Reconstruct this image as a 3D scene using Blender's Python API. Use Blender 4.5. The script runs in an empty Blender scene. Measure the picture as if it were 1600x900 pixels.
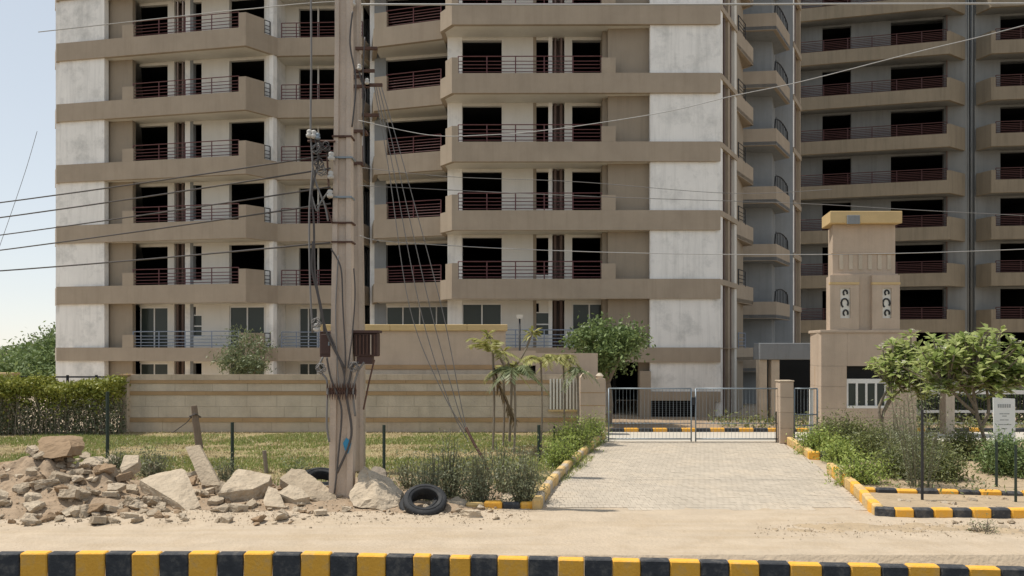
import bpy, bmesh, math, random
import numpy as np
from mathutils import Vector, noise
R = math.radians
scene = bpy.context.scene
COL = scene.collection
random.seed(7)
rng = np.random.default_rng(7)

# ---------------------------------------------------------------- camera, sky, sun, exposure
F, CX, HZ, CH = 1200.0, 800.0, 545.0, 3.0
cam = bpy.data.cameras.new('camera')
cam.sensor_width = 36; cam.lens = 27.0
cam.shift_y = 95 / 1600
cam.clip_start = .1; cam.clip_end = 4000
co = bpy.data.objects.new('camera', cam); COL.objects.link(co)
co.location = (0, 0, CH); co.rotation_euler = (R(90), 0, 0)
scene.camera = co
SUN_EL, SUN_AZ = 66, -80          # azimuth clockwise from +Y (into the picture)
world = bpy.data.worlds.new('World'); scene.world = world; world.use_nodes = True
wt = world.node_tree
sky = wt.nodes.new('ShaderNodeTexSky'); sky.sky_type = 'NISHITA'
sky.sun_disc = False; sky.sun_elevation = R(SUN_EL); sky.sun_rotation = R(SUN_AZ % 360)
sky.air_density = 1.0; sky.dust_density = .1; sky.ozone_density = 1.0; sky.altitude = 200
# thin even haze: the same sky with its range of brightness compressed, all round
def vscale(src, k):
    n = wt.nodes.new('ShaderNodeVectorMath'); n.operation = 'SCALE'; n.inputs['Scale'].default_value = k; wt.links.new(src, n.inputs[0]); return n.outputs[0]
SKY_REF = 3.1
gm = wt.nodes.new('ShaderNodeGamma'); gm.inputs['Gamma'].default_value = .4
wt.links.new(vscale(sky.outputs[0], 1 / SKY_REF), gm.inputs['Color'])
hs = wt.nodes.new('ShaderNodeHueSaturation'); hs.inputs['Saturation'].default_value = .72
wt.links.new(vscale(gm.outputs[0], SKY_REF), hs.inputs['Color']); wt.links.new(hs.outputs[0], wt.nodes['Background'].inputs[0])
wt.nodes['Background'].inputs[1].default_value = .13
sl = bpy.data.lights.new('sun', 'SUN'); sl.energy = 2.8; sl.angle = R(.6); sl.color = (1, .94, .85)
so = bpy.data.objects.new('sun', sl); COL.objects.link(so)
S = Vector((math.sin(R(SUN_AZ)) * math.cos(R(SUN_EL)), math.cos(R(SUN_AZ)) * math.cos(R(SUN_EL)), math.sin(R(SUN_EL))))
so.rotation_euler = S.to_track_quat('Z', 'Y').to_euler(); so.location = (0, 0, 60)
scene.view_settings.view_transform = 'Standard'; scene.view_settings.look = 'None'
scene.view_settings.exposure = .65; scene.view_settings.gamma = 1
scene.cycles.max_bounces = 6; scene.cycles.diffuse_bounces = 4
scene.cycles.transparent_max_bounces = 4
scene.cycles.use_denoising = True

# ---------------------------------------------------------------- helpers
def X(px, Y): return (px - CX) * Y / F
def Zp(py, Y): return CH + (HZ - py) * Y / F
def P(px, Y): return (X(px, Y), Y)
def W(px, py, Y): return Vector((X(px, Y), Y, Zp(py, Y)))
def G(px, py):
    Y = CH * F / (py - HZ); return (X(px, Y), Y)
def on(p, q, px):
    t = (px - CX) / F
    d = (q[0] - p[0], q[1] - p[1])
    s = (t * p[1] - p[0]) / (d[0] - t * d[1])
    return (p[0] + d[0] * s, p[1] + d[1] * s)
def srgb(r, g, b):
    f = lambda c: (c / 255 / 12.92) if c / 255 <= .04045 else ((c / 255 + .055) / 1.055) ** 2.4
    return (f(r), f(g), f(b))

def mat(name, col, rough=.85, var=.12, scale=1.5, bump=.0, bscale=30., streak=0., streakcol=None, metal=0., spec=.3, dirt=0., dirtcol=(.2, .15, .1), dscale=.6):
    m = bpy.data.materials.new(name); m.use_nodes = True
    t = m.node_tree; N = t.nodes; L = t.links
    b = N['Principled BSDF']; b.inputs['Roughness'].default_value = rough
    b.inputs['Metallic'].default_value = metal; b.inputs['Specular IOR Level'].default_value = spec
    tc = N.new('ShaderNodeTexCoord'); geo = N.new('ShaderNodeNewGeometry')
    n1 = N.new('ShaderNodeTexNoise'); n1.inputs['Scale'].default_value = scale; n1.inputs['Detail'].default_value = 8; n1.inputs['Roughness'].default_value = .65
    L.new(geo.outputs['Position'], n1.inputs['Vector'])
    mx = N.new('ShaderNodeMix'); mx.data_type = 'RGBA'
    lo = tuple(max(0, c * (1 - 2 * var)) for c in col); hi = tuple(min(.95, c * (1 + 2 * var)) for c in col)
    mx.inputs['A'].default_value = (*lo, 1); mx.inputs['B'].default_value = (*hi, 1)
    L.new(n1.outputs['Fac'], mx.inputs['Factor'])
    out = mx.outputs['Result']
    def over(out, fac, c):
        k = N.new('ShaderNodeMix'); k.data_type = 'RGBA'
        L.new(fac, k.inputs['Factor']); L.new(out, k.inputs['A']); k.inputs['B'].default_value = (*c, 1)
        return k.outputs['Result']
    def ramp(src, a, bb, amt):
        r = N.new('ShaderNodeMapRange'); r.inputs['From Min'].default_value = a; r.inputs['From Max'].default_value = bb
        r.inputs['To Max'].default_value = amt; L.new(src, r.inputs['Value']); return r.outputs['Result']
    if streak:
        mp = N.new('ShaderNodeMapping'); mp.inputs['Scale'].default_value = (3.2, 3.2, .22); L.new(geo.outputs['Position'], mp.inputs['Vector'])
        n2 = N.new('ShaderNodeTexNoise'); n2.inputs['Scale'].default_value = 1.0; n2.inputs['Detail'].default_value = 6; n2.inputs['Roughness'].default_value = .7
        L.new(mp.outputs[0], n2.inputs['Vector'])
        out = over(out, ramp(n2.outputs['Fac'], .48, .72, streak), streakcol or tuple(c * .45 for c in col))
    if dirt:
        n3 = N.new('ShaderNodeTexNoise'); n3.inputs['Scale'].default_value = dscale; n3.inputs['Detail'].default_value = 9; n3.inputs['Roughness'].default_value = .7
        L.new(geo.outputs['Position'], n3.inputs['Vector'])
        out = over(out, ramp(n3.outputs['Fac'], .5, .68, dirt), dirtcol)
    L.new(out, b.inputs['Base Color'])
    if bump:
        n4 = N.new('ShaderNodeTexNoise'); n4.inputs['Scale'].default_value = bscale; n4.inputs['Detail'].default_value = 6
        L.new(geo.outputs['Position'], n4.inputs['Vector'])
        bp = N.new('ShaderNodeBump'); bp.inputs['Strength'].default_value = bump; bp.inputs['Distance'].default_value = .05
        L.new(n4.outputs['Fac'], bp.inputs['Height']); L.new(bp.outputs[0], b.inputs['Normal'])
    return m

def leafmat(name, c1, c2, trans=.25):
    m = bpy.data.materials.new(name); m.use_nodes = True
    t = m.node_tree; N = t.nodes; L = t.links
    b = N['Principled BSDF']; b.inputs['Roughness'].default_value = .5; b.inputs['Specular IOR Level'].default_value = .35
    geo = N.new('ShaderNodeNewGeometry')
    mx = N.new('ShaderNodeMix'); mx.data_type = 'RGBA'
    mx.inputs['A'].default_value = (*c1, 1); mx.inputs['B'].default_value = (*c2, 1)
    L.new(geo.outputs['Random Per Island'], mx.inputs['Factor'])
    L.new(mx.outputs['Result'], b.inputs['Base Color'])
    tr = N.new('ShaderNodeBsdfTranslucent'); L.new(mx.outputs['Result'], tr.inputs['Color'])
    ms = N.new('ShaderNodeMixShader'); ms.inputs[0].default_value = trans
    L.new(b.outputs[0], ms.inputs[1]); L.new(tr.outputs[0], ms.inputs[2])
    L.new(ms.outputs[0], N['Material Output'].inputs['Surface'])
    return m

ROOT = {}
def link(name, me, parent=None, root=None):
    o = bpy.data.objects.new(name, me); COL.objects.link(o)
    if parent is not None: o.parent = parent
    return o
def rootloc(o):
    while o.parent is not None: o = o.parent
    return Vector(o.location)
def tag(o, label=None, cat=None, group=None, kind=None):
    if label: o['label'] = label
    if cat: o['category'] = cat
    if group: o['group'] = group
    if kind: o['kind'] = kind
    return o
def thing(name, label, cat, loc, group=None):
    o = bpy.data.objects.new(name, None); COL.objects.link(o)
    o.location = loc; o.empty_display_size = .2
    return tag(o, label, cat, group)

class MB:
    def __init__(s): s.v = []; s.f = []; s.sm = []
    def add(s, v, f):
        n = len(s.v); s.v += [tuple(a) for a in v]; s.f += [tuple(i + n for i in q) for q in f]; return s
    def box(s, x0, x1, y0, y1, z0, z1):
        return s.prism([(x0, y0), (x1, y0), (x1, y1), (x0, y1)], z0, z1)
    def prism(s, poly, z0, z1):
        n = len(poly)
        z0s = z0 if isinstance(z0, (list, tuple)) else [z0] * n
        z1s = z1 if isinstance(z1, (list, tuple)) else [z1] * n
        a = sum(poly[i][0] * poly[(i + 1) % n][1] - poly[(i + 1) % n][0] * poly[i][1] for i in range(n))
        if a < 0: poly = poly[::-1]; z0s = z0s[::-1]; z1s = z1s[::-1]
        v = [(p[0], p[1], z) for p, z in zip(poly, z0s)] + [(p[0], p[1], z) for p, z in zip(poly, z1s)]
        f = [tuple(range(n - 1, -1, -1)), tuple(range(n, 2 * n))] + [(i, (i + 1) % n, n + (i + 1) % n, n + i) for i in range(n)]
        return s.add(v, f)
    def wall(s, p, q, t, z0, z1, off=0.):
        """vertical slab from p to q; outer face pushed 'off' outwards, thickness t inwards"""
        dx, dy = q[0] - p[0], q[1] - p[1]; l = math.hypot(dx, dy); nx, ny = dy / l, -dx / l
        a = (p[0] + nx * off, p[1] + ny * off); b = (q[0] + nx * off, q[1] + ny * off)
        return s.prism([a, b, (b[0] - nx * t, b[1] - ny * t), (a[0] - nx * t, a[1] - ny * t)], z0, z1)
    def tube(s, pts, r, n=6, cap=True):
        pts = [Vector(p) for p in pts]; rs = r if isinstance(r, (list, tuple)) else [r] * len(pts)
        vs = []; prev = None
        for i, p in enumerate(pts):
            d = (pts[min(i + 1, len(pts) - 1)] - pts[max(i - 1, 0)]).normalized()
            if prev is None:
                u = d.cross(Vector((0, 0, 1)) if abs(d.z) < .9 else Vector((1, 0, 0))).normalized()
            else:
                u = (prev - d * prev.dot(d)).normalized()
            prev = u; w = d.cross(u)
            for k in range(n):
                a = 2 * math.pi * k / n
                vs.append(p + (u * math.cos(a) + w * math.sin(a)) * rs[i])
        f = []
        for i in range(len(pts) - 1):
            for k in range(n):
                f.append((i * n + k, i * n + (k + 1) % n, (i + 1) * n + (k + 1) % n, (i + 1) * n + k))
        if cap: f += [tuple(range(n - 1, -1, -1)), tuple(range((len(pts) - 1) * n, len(pts) * n))]
        return s.add(vs, f)
    def hull(s, pts):
        bm = bmesh.new()
        for p in pts: bm.verts.new(p)
        r = bmesh.ops.convex_hull(bm, input=bm.verts)
        bmesh.ops.delete(bm, geom=[g for g in bm.verts if not g.link_faces], context='VERTS')
        bm.verts.index_update()
        v = [x.co.copy() for x in bm.verts]; f = [tuple(y.index for y in x.verts) for x in bm.faces]
        bm.free(); return s.add(v, f)
    def mesh(s, name, m, off=Vector((0, 0, 0)), smooth=False, bevel=0., rough=0.):
        me = bpy.data.meshes.new(name)
        me.from_pydata([(a[0] - off.x, a[1] - off.y, a[2] - off.z) for a in s.v], [], s.f)
        for mm in (m if isinstance(m, (list, tuple)) else [m]): me.materials.append(mm)
        if bevel or rough:
            bm = bmesh.new(); bm.from_mesh(me)
            if bevel:
                bmesh.ops.bevel(bm, geom=bm.edges[:], offset=bevel, segments=1, affect='EDGES', clamp_overlap=True)
            if rough:
                bmesh.ops.triangulate(bm, faces=bm.faces[:])
                for _ in range(3): bmesh.ops.subdivide_edges(bm, edges=[e for e in bm.edges if e.calc_length() > rough * 2.2], cuts=1, use_grid_fill=False); bmesh.ops.triangulate(bm, faces=bm.faces[:])
                bm.normal_update()
                for v in bm.verts:
                    q = v.co + off
                    v.co += v.normal * (noise.noise(q * 3.1) * .7 + noise.noise(q * 9.3) * .55 + noise.noise(q * 21) * .3) * rough
            bm.to_mesh(me); bm.free()
        if smooth: me.polygons.foreach_set('use_smooth', [True] * len(me.polygons))
        me.update(); return me
    def build(s, name, m, parent=None, smooth=False, bevel=0., rough=0., loc=None):
        off = rootloc(parent) if parent is not None else (Vector(loc) if loc is not None else Vector((0, 0, 0)))
        o = link(name, s.mesh(name, m, off, smooth, bevel, rough), parent)
        if parent is None: o.location = off
        return o

def npmesh(name, v, nper, m, off):
    """v: (N,nper,3) faces without shared verts"""
    v = np.asarray(v, dtype=np.float32) - np.array(off, dtype=np.float32)
    n = v.shape[0]; me = bpy.data.meshes.new(name)
    me.vertices.add(n * nper); me.vertices.foreach_set('co', v.reshape(-1))
    me.loops.add(n * nper); me.loops.foreach_set('vertex_index', np.arange(n * nper, dtype=np.int32))
    me.polygons.add(n); me.polygons.foreach_set('loop_start', np.arange(0, n * nper, nper, dtype=np.int32))
    me.polygons.foreach_set('loop_total', np.full(n, nper, dtype=np.int32))
    me.materials.append(m); me.update(calc_edges=True); me.validate(); return me

def leafquads(c, size, aspect=.45, up=.5, direc=None, spread=1.):
    """diamond leaves at centres c"""
    c = np.asarray(c); n = len(c)
    d = rng.normal(size=(n, 3)) * spread
    if direc is not None: d = d + direc
    d /= np.linalg.norm(d, axis=1, keepdims=True) + 1e-9
    nn = rng.normal(size=(n, 3)); nn[:, 2] = np.abs(nn[:, 2]) + up
    s = np.cross(d, nn); s /= np.linalg.norm(s, axis=1, keepdims=True) + 1e-9
    L = (np.asarray(size) * rng.uniform(.7, 1.3, n))[:, None]
    return np.stack([c - d * L * .5, c + s * L * aspect * .5, c + d * L * .5, c - s * L * aspect * .5], 1)

def clump_points(center, rad, nclump, nleaf, cr, shell=.55, flat=0.):
    center = np.array(center); rad = np.array(rad)
    d = rng.normal(size=(nclump, 3)); d /= np.linalg.norm(d, axis=1, keepdims=True)
    r = rng.uniform(shell, 1, nclump)[:, None] ** .8
    cc = center + d * r * rad * (1 + .18 * rng.normal(size=(nclump, 1)))
    k = rng.integers(0, nclump, nleaf)
    w = rng.uniform(.55, 1.25, nclump)[k][:, None]
    return cc, cc[k] + rng.normal(size=(nleaf, 3)) * cr * w * np.array([1, 1, .75])

# ---------------------------------------------------------------- materials
M = {}
M['sand'] = mat('sand', (.47, .385, .285), .95, .12, 1.6, .5, 16, dirt=.4, dirtcol=(.37, .28, .18), dscale=1.1, spec=.1)
def lanes(m, col, amt):
    t = m.node_tree; N = t.nodes; L = t.links; b = N['Principled BSDF']; src = b.inputs['Base Color'].links[0].from_socket
    g = N.new('ShaderNodeNewGeometry'); mp = N.new('ShaderNodeMapping'); mp.inputs['Scale'].default_value = (.22, 2.6, 1); L.new(g.outputs['Position'], mp.inputs['Vector'])
    n = N.new('ShaderNodeTexNoise'); n.inputs['Scale'].default_value = 1.0; n.inputs['Detail'].default_value = 7; n.inputs['Roughness'].default_value = .6; L.new(mp.outputs[0], n.inputs['Vector'])
    r_ = N.new('ShaderNodeMapRange'); r_.inputs['From Min'].default_value = .48; r_.inputs['From Max'].default_value = .66; r_.inputs['To Max'].default_value = amt; L.new(n.outputs['Fac'], r_.inputs['Value'])
    k = N.new('ShaderNodeMix'); k.data_type = 'RGBA'; L.new(r_.outputs['Result'], k.inputs['Factor']); L.new(src, k.inputs['A']); k.inputs['B'].default_value = (*col, 1); L.new(k.outputs['Result'], b.inputs['Base Color'])
lanes(M['sand'], (.41, .32, .215), .55)
M['dirt'] = mat('dirt', (.34, .255, .175), .95, .22, 2.6, .8, 12, spec=.1, dirt=.5, dirtcol=(.27, .205, .14), dscale=1.2)
M['dirt2'] = mat('cloddy_earth', (.40, .31, .205), .95, .2, 2.2, .6, 14, spec=.1)
M['lawn'] = mat('lawn', (.30, .24, .13), .95, .2, 1.1, .4, 30, dirt=.75, dirtcol=(.11, .15, .035), dscale=.5, spec=.1)
M['road'] = mat('asphalt', (.06, .058, .055), .9, .2, 3, .3, 60)
M['concrete_road'] = mat('concrete_road', (.50, .46, .39), .9, .08, .7, .2, 20)
M['paver'] = mat('paver', (.455, .395, .315), .9, .12, 1.0, .2, 30, dirt=.35, dirtcol=(.50, .40, .28), dscale=.5, spec=.15)
M['tan'] = mat('tan_paint', (.36, .296, .226), .85, .11, .8, .1, 30, streak=.3, streakcol=(.22, .18, .13), dirt=.3, dirtcol=(.42, .35, .27), dscale=.5, spec=.2)
M['tan_dark'] = mat('brown_paint', (.315, .262, .20), .85, .08, .8, .06, 30, streak=.25, spec=.2)
M['white'] = mat('white_plaster', (.82, .80, .76), .85, .06, 1.2, .06, 25, streak=.45, streakcol=(.50, .49, .46), dirt=.75, dirtcol=(.50, .495, .47), dscale=.85, spec=.2)
M['cream'] = mat('cream_plaster', (.67, .64, .58), .85, .06, .8, .06, 30, streak=.2, streakcol=(.45, .41, .34), spec=.2)
M['grey'] = mat('grey_plaster', (.245, .255, .26), .9, .14, .6, .1, 20, streak=.4, streakcol=(.15, .155, .155), spec=.15)
M['grey_tower'] = mat('grey_tower_plaster', (.215, .218, .21), .9, .12, .5, .1, 20, streak=.4, streakcol=(.12, .12, .118), spec=.15)
M['tan_tower'] = mat('tan_tower_paint', (.235, .195, .14), .85, .1, .7, .08, 30, streak=.4, spec=.2)
M['inside'] = mat('interior_shade', (.022, .022, .022), .95, .2, .8, spec=.05)  # near-black colour stands in for indoor shade; the concrete itself is grey
M['maroon'] = mat('maroon_paint', (.13, .055, .058), .5, .15, 3)
M['maroon_dark'] = mat('dark_maroon_paint', (.075, .034, .034), .5, .15, 3)
M['bluegrey'] = mat('bluegrey_paint', (.24, .28, .35), .5, .1, 3)
M['pipe'] = mat('brown_pipe', (.14, .10, .085), .6, .15, 2)
M['glass'] = mat('dark_glass', (.04, .05, .045), .2, .1, 1, spec=.3)
M['frame'] = mat('white_frame', (.72, .71, .68), .5, .05, 3)
M['stone'] = mat('pale_sandstone', (.52, .425, .32), .85, .16, 1.4, .25, 25, streak=.3, dirt=.4, dirtcol=(.34, .27, .2), dscale=.9, spec=.2)
M['stone2'] = mat('buff_sandstone', (.54, .46, .36), .85, .16, 1.4, .25, 25, streak=.3, dirt=.4, dirtcol=(.38, .31, .23), dscale=.9, spec=.2)
M['stonebrown'] = mat('brown_sandstone', (.40, .265, .145), .85, .16, 1.2, .2, 25, spec=.2)
M['gatehouse'] = mat('gatehouse_stone', (.49, .39, .30), .85, .11, 1.2, .15, 30, streak=.4, streakcol=(.36, .285, .215), spec=.2)
M['coping'] = mat('ochre_coping', (.56, .41, .21), .85, .12, 1.6, .15, 30, spec=.2)
M['jali'] = mat('white_screen_stone', (.72, .69, .62), .8, .06, 3)
M['dark'] = mat('dark_metal', (.03, .03, .032), .6, .2, 3)
M['pole'] = mat('pole_concrete', (.55, .45, .36), .9, .12, 1.6, .35, 22, streak=.3, streakcol=(.3, .235, .18), spec=.15)
M['pole2'] = mat('rear_pole_concrete', (.45, .37, .295), .9, .12, 1.6, .35, 22, streak=.3, spec=.15)
M['rust'] = mat('rusty_iron', (.10, .055, .04), .8, .3, 6, .2, 40)
M['boxmetal'] = mat('brown_box_paint', (.075, .042, .035), .6, .2, 3)
M['porcelain'] = mat('white_porcelain', (.52, .49, .44), .4, .12, 9)
M['cable'] = mat('grey_cable', (.19, .18, .17), .6, .1, 3)
M['cable_dark'] = mat('dark_cable', (.09, .08, .075), .6, .1, 3)
M['cable_light'] = mat('bare_wire', (.36, .35, .33), .5, .05, 3)
M['galv'] = mat('galvanised_steel', (.24, .28, .31), .45, .1, 4, metal=.3)
M['yellow'] = mat('yellow_kerb_paint', (.87, .42, .055), .8, .1, 5, .3, 25, dirt=.5, dirtcol=(.46, .33, .18), dscale=5)
M['black'] = mat('black_kerb_paint', (.05, .052, .056), .8, .3, 6, .3, 25, dirt=.75, dirtcol=(.15, .135, .115), dscale=6)
M['yellow_worn'] = mat('worn_yellow_paint', (.60, .41, .17), .85, .15, 4, .25, 30, dirt=.6, dirtcol=(.5, .42, .31), dscale=2.5)
M['kerb_bare'] = mat('bare_kerb_concrete', (.44, .37, .28), .9, .15, 4, .25, 30)
M['rubble'] = mat('broken_concrete', (.46, .38, .28), .95, .2, 3.5, .9, 13, dirt=.35, dirtcol=(.34, .26, .18), dscale=2.2, spec=.1)
M['rubble2'] = mat('grey_broken_concrete', (.38, .31, .225), .95, .2, 3.5, .9, 13, dirt=.35, dirtcol=(.28, .22, .16), dscale=2.2, spec=.1)
M['rock_brown'] = mat('brown_rock', (.29, .205, .13), .95, .18, 2.5, .5, 18, spec=.1)
M['tyre'] = mat('tyre_rubber', (.028, .029, .031), .75, .2, 6, .2, 40, dirt=.45, dirtcol=(.10, .095, .085), dscale=4)
M['wood'] = mat('weathered_wood', (.22, .165, .12), .9, .2, 5, .3, 30)
M['greenpost'] = mat('dark_green_post', (.03, .045, .035), .6, .2, 4)
M['twig'] = mat('greygreen_twig', (.17, .165, .105), .9, .2, 6)
M['bark'] = mat('grey_bark', (.24, .20, .155), .95, .2, 6, .4, 30)
M['bark_dark'] = mat('dark_bark', (.10, .07, .055), .95, .2, 6, .4, 30)
M['blue'] = mat('blue_paint', (.05, .28, .48), .7, .15, 8)
M['signwhite'] = mat('sign_white', (.74, .75, .72), .5, .04, 3)
M['signgrey'] = mat('sign_grey_print', (.33, .34, .33), .6, .1, 9)
M['signgreen'] = mat('sign_green_print', (.12, .2, .15), .6, .15, 9)
M['leaf_tree'] = leafmat('tree_leaf', (.095, .14, .045), (.23, .30, .11))
M['leaf_bg'] = leafmat('far_leaf', (.10, .14, .065), (.21, .26, .13))
M['leaf_olive'] = leafmat('olive_leaf', (.11, .14, .065), (.22, .25, .12))
M['leaf_hedge'] = leafmat('hedge_leaf', (.15, .18, .025), (.40, .40, .09))
M['leaf_yellow'] = leafmat('yellowgreen_leaf', (.21, .23, .06), (.46, .43, .17), .3)
M['leaf_lime'] = leafmat('bright_leaf', (.19, .27, .05), (.44, .50, .14), .3)
M['leaf_frangi'] = leafmat('frangipani_leaf', (.22, .30, .08), (.54, .58, .25), .5)
M['leaf_grey'] = leafmat('greygreen_leaf', (.13, .145, .08), (.28, .29, .17))
M['leaf_shrub'] = leafmat('shrub_leaf', (.10, .125, .04), (.25, .265, .10))
M['leaf_dry'] = leafmat('dry_leaf', (.16, .11, .06), (.33, .25, .14))
M['leaf_grass'] = leafmat('grass_blade', (.14, .20, .04), (.40, .42, .15), .25)
M['leaf_straw'] = leafmat('straw_blade', (.34, .27, .14), (.56, .46, .27), .2)
M['flower'] = leafmat('white_petal', (.72, .70, .62), (.82, .80, .70), .2)

# ---------------------------------------------------------------- ground, road, paths
def mound_h(x, y):
    h = 0
    for cx, cy, sx, sy, a in MOUNDS:
        h += a * math.exp(-((x - cx) / sx) ** 2 - ((y - cy) / sy) ** 2)
    n = noise.noise(Vector((x * 1.3, y * 1.3, 0))) * .35 + noise.noise(Vector((x * 4, y * 4, 3))) * .16 + noise.noise(Vector((x * 11, y * 11, 6))) * .07
    d_ = noise.voronoi(Vector((x * 3.2, y * 3.2, 0)))[0]; n += .35 * (.45 - d_[0]); d_ = noise.voronoi(Vector((x * 7.5, y * 7.5, 4)))[0]; n += .22 * (.45 - d_[0])
    return h * (1 + n) - .03
MOUNDS = [(-9.3, 15.9, 1.25, .9, .50), (-10.6, 15.2, 1.6, .8, .34), (-8.5, 15.0, 1.1, .8, .34), (-11.8, 15.4, 1.6, 1.1, .42), (-6.0, 15.1, 1.7, .75, .05), (-4.0, 15.0, 1.6, .8, .08), (-2.6, 14.7, 1.3, .6, .07), (-9.8, 14.2, 2.2, .55, .14), (-1.2, 14.3, .9, .4, .09)]
def ground_h(x, y):
    if y < 10.72: return -.34
    k = max(0, min(1, (y - 10.72) / 2.6))
    h = .115 * (1 - k) ** 1.3
    h += .018 * k * noise.noise(Vector((x * .9, y * 1.6, 0))) + .012 * noise.noise(Vector((x * 3.5, y * 4.5, 7)))
    if y > 15.5: h *= max(0, 1 - (y - 15.5))
    if y > 15.5: h += 0
    if y > 13.2:
        t_ = min(1, (y - 13.2) / 2.2); e = .078 * (1 - t_) + .03 * noise.noise(Vector((x * 1.1, y * 1.4, 4))) * (1 - t_) - .03
        e += .012 * noise.noise(Vector((x * 5, y * 5, 2))) * (1 - t_)
        h += e if y > 13.8 else e * (y - 13.2) / .6
    return h
xs = sorted(set([-1500, -600, -250, -120, -60, -40, -30, -24] + [round(-20 + .12 * i, 3) for i in range(334)] + [24, 30, 40, 60, 120, 250, 600, 1500]))
ys = sorted(set([-400, -100, -20, 4, 10.60, 10.70] + [round(10.74 + .07 * i, 3) for i in range(72)] + [16.2, 16.8, 17.5, 19, 22, 26, 30, 40, 60, 90, 150, 300, 700, 1600, 3500]))
mb = MB(); nx = len(xs)
mb.v = [(x, y, ground_h(x, y)) for y in ys for x in xs]
mb.f = [(j * nx + i, j * nx + i + 1, (j + 1) * nx + i + 1, (j + 1) * nx + i) for j in range(len(ys) - 1) for i in range(nx - 1)]
tag(mb.build('ground', M['sand'], smooth=True), 'bare pale sandy ground of the road shoulder', kind='structure')
mb = MB(); mb.v = [(-300, -30, -.205), (300, -30, -.205), (300, 10.68, -.205), (-300, 10.68, -.205)]; mb.f = [(0, 1, 2, 3)]
tag(mb.build('road', M['road']), 'asphalt road in front of the striped kerb', kind='structure')

# lawn strip between rubble and boundary wall
lawn_poly = [(-26, 17.6), (-12, 17.3), (-6, 16.9), (-.2, 16.6), (.45, 15.4), (1.2, 17.2), (2.1, 20.4), (2.95, 24.4), (3.0, 27.75), (-26, 27.75)]
mb = MB(); mb.v = [(x, y, -.012) for x, y in lawn_poly]; mb.f = [tuple(range(len(lawn_poly)))]
tag(mb.build('lawn', M['lawn']), 'patchy dry lawn before the boundary wall', kind='structure')

# driveway
LK = [G(845, 797), G(852, 782), G(866, 762), G(884, 741), G(905, 720), G(928, 700), G(949, 682)]
drive = [(LK[0][0], LK[0][1])] + LK[1:] + [(3.05, 24.9), (8.7, 24.9), (8.62, 24.4)] + [G(1262, 716), G(1290, 737), G(1345, 785), G(1362, 801)]
def inside(poly, x, y):
    c = False; j = len(poly) - 1
    for i in range(len(poly)):
        (xi, yi), (xj, yj) = poly[i], poly[j]
        if (yi > y) != (yj > y) and x < (xj - xi) * (y - yi) / (yj - yi) + xi: c = not c
        j = i
    return c
mb = MB(); mb.v = [(x, y, -.004) for x, y in drive]; mb.f = [tuple(range(len(drive)))]
dw = tag(mb.build('driveway', M['paver']), 'pale block-paved driveway up to the gate', kind='structure')
pv = MB(); pw, pl = .12, .24
j = 0; y = 13.75
while y < 24.85:
    x = -.6 + (pw / 2 if j % 2 else 0) + random.uniform(-.01, .01)
    while x < 9.5:
        if inside(drive, x, y) and inside(drive, x + pw, y) and inside(drive, x, y + pl) and inside(drive, x + pw, y + pl):
            keep = y > 14.2 + .5 * noise.noise(Vector((x * .9, y, 2)))
            if keep:
                h = .012 + random.uniform(-.002, .002); g = .003
                h2 = h + random.uniform(-.002, .002)
                a, b, c, d = x + g, x + pw - g, y + g, y + pl - g
                pv.add([(a, c, h), (b, c, h2), (b, d, h2), (a, d, h), (a, c, -.003), (b, c, -.003), (b, d, -.003), (a, d, -.003)],
                       [(0, 1, 2, 3), (4, 5, 1, 0), (5, 6, 2, 1), (6, 7, 3, 2), (7, 4, 0, 3)])
        x += pw
    y += pl; j += 1
# pavers vary one from the other in tone
pm = M['paver'].copy(); pm.name = 'paver_blocks'
t = pm.node_tree; bs = t.nodes['Principled BSDF']; src = bs.inputs['Base Color'].links[0].from_socket
gg = t.nodes.new('ShaderNodeNewGeometry'); mr = t.nodes.new('ShaderNodeMapRange'); mr.inputs['To Min'].default_value = .94; mr.inputs['To Max'].default_value = 1.05
t.links.new(gg.outputs['Random Per Island'], mr.inputs['Value'])
vm = t.nodes.new('ShaderNodeVectorMath'); vm.operation = 'SCALE'; t.links.new(src, vm.inputs[0]); t.links.new(mr.outputs['Result'], vm.inputs['Scale']); t.links.new(vm.outputs[0], bs.inputs['Base Color'])
tag(pv.build('paving_block', pm, dw), kind='stuff')
# access road running across behind the gate
mb = MB(); mb.v = [(2.6, 24.95, -.002), (60, 24.95, -.002), (60, 27.7, -.002), (2.6, 27.7, -.002)]; mb.f = [(0, 1, 2, 3)]
tag(mb.build('access_road', M['concrete_road']), 'pale concrete road running across behind the gate', kind='structure')
mb = MB(); mb.v = [(3.2, 27.9, -.006), (60, 27.9, -.006), (60, 33.9, -.006), (3.2, 33.9, -.006)]; mb.f = [(0, 1, 2, 3)]
tag(mb.build('courtyard', M['dirt']), 'bare earth yard at the foot of the flats', kind='structure')

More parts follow.
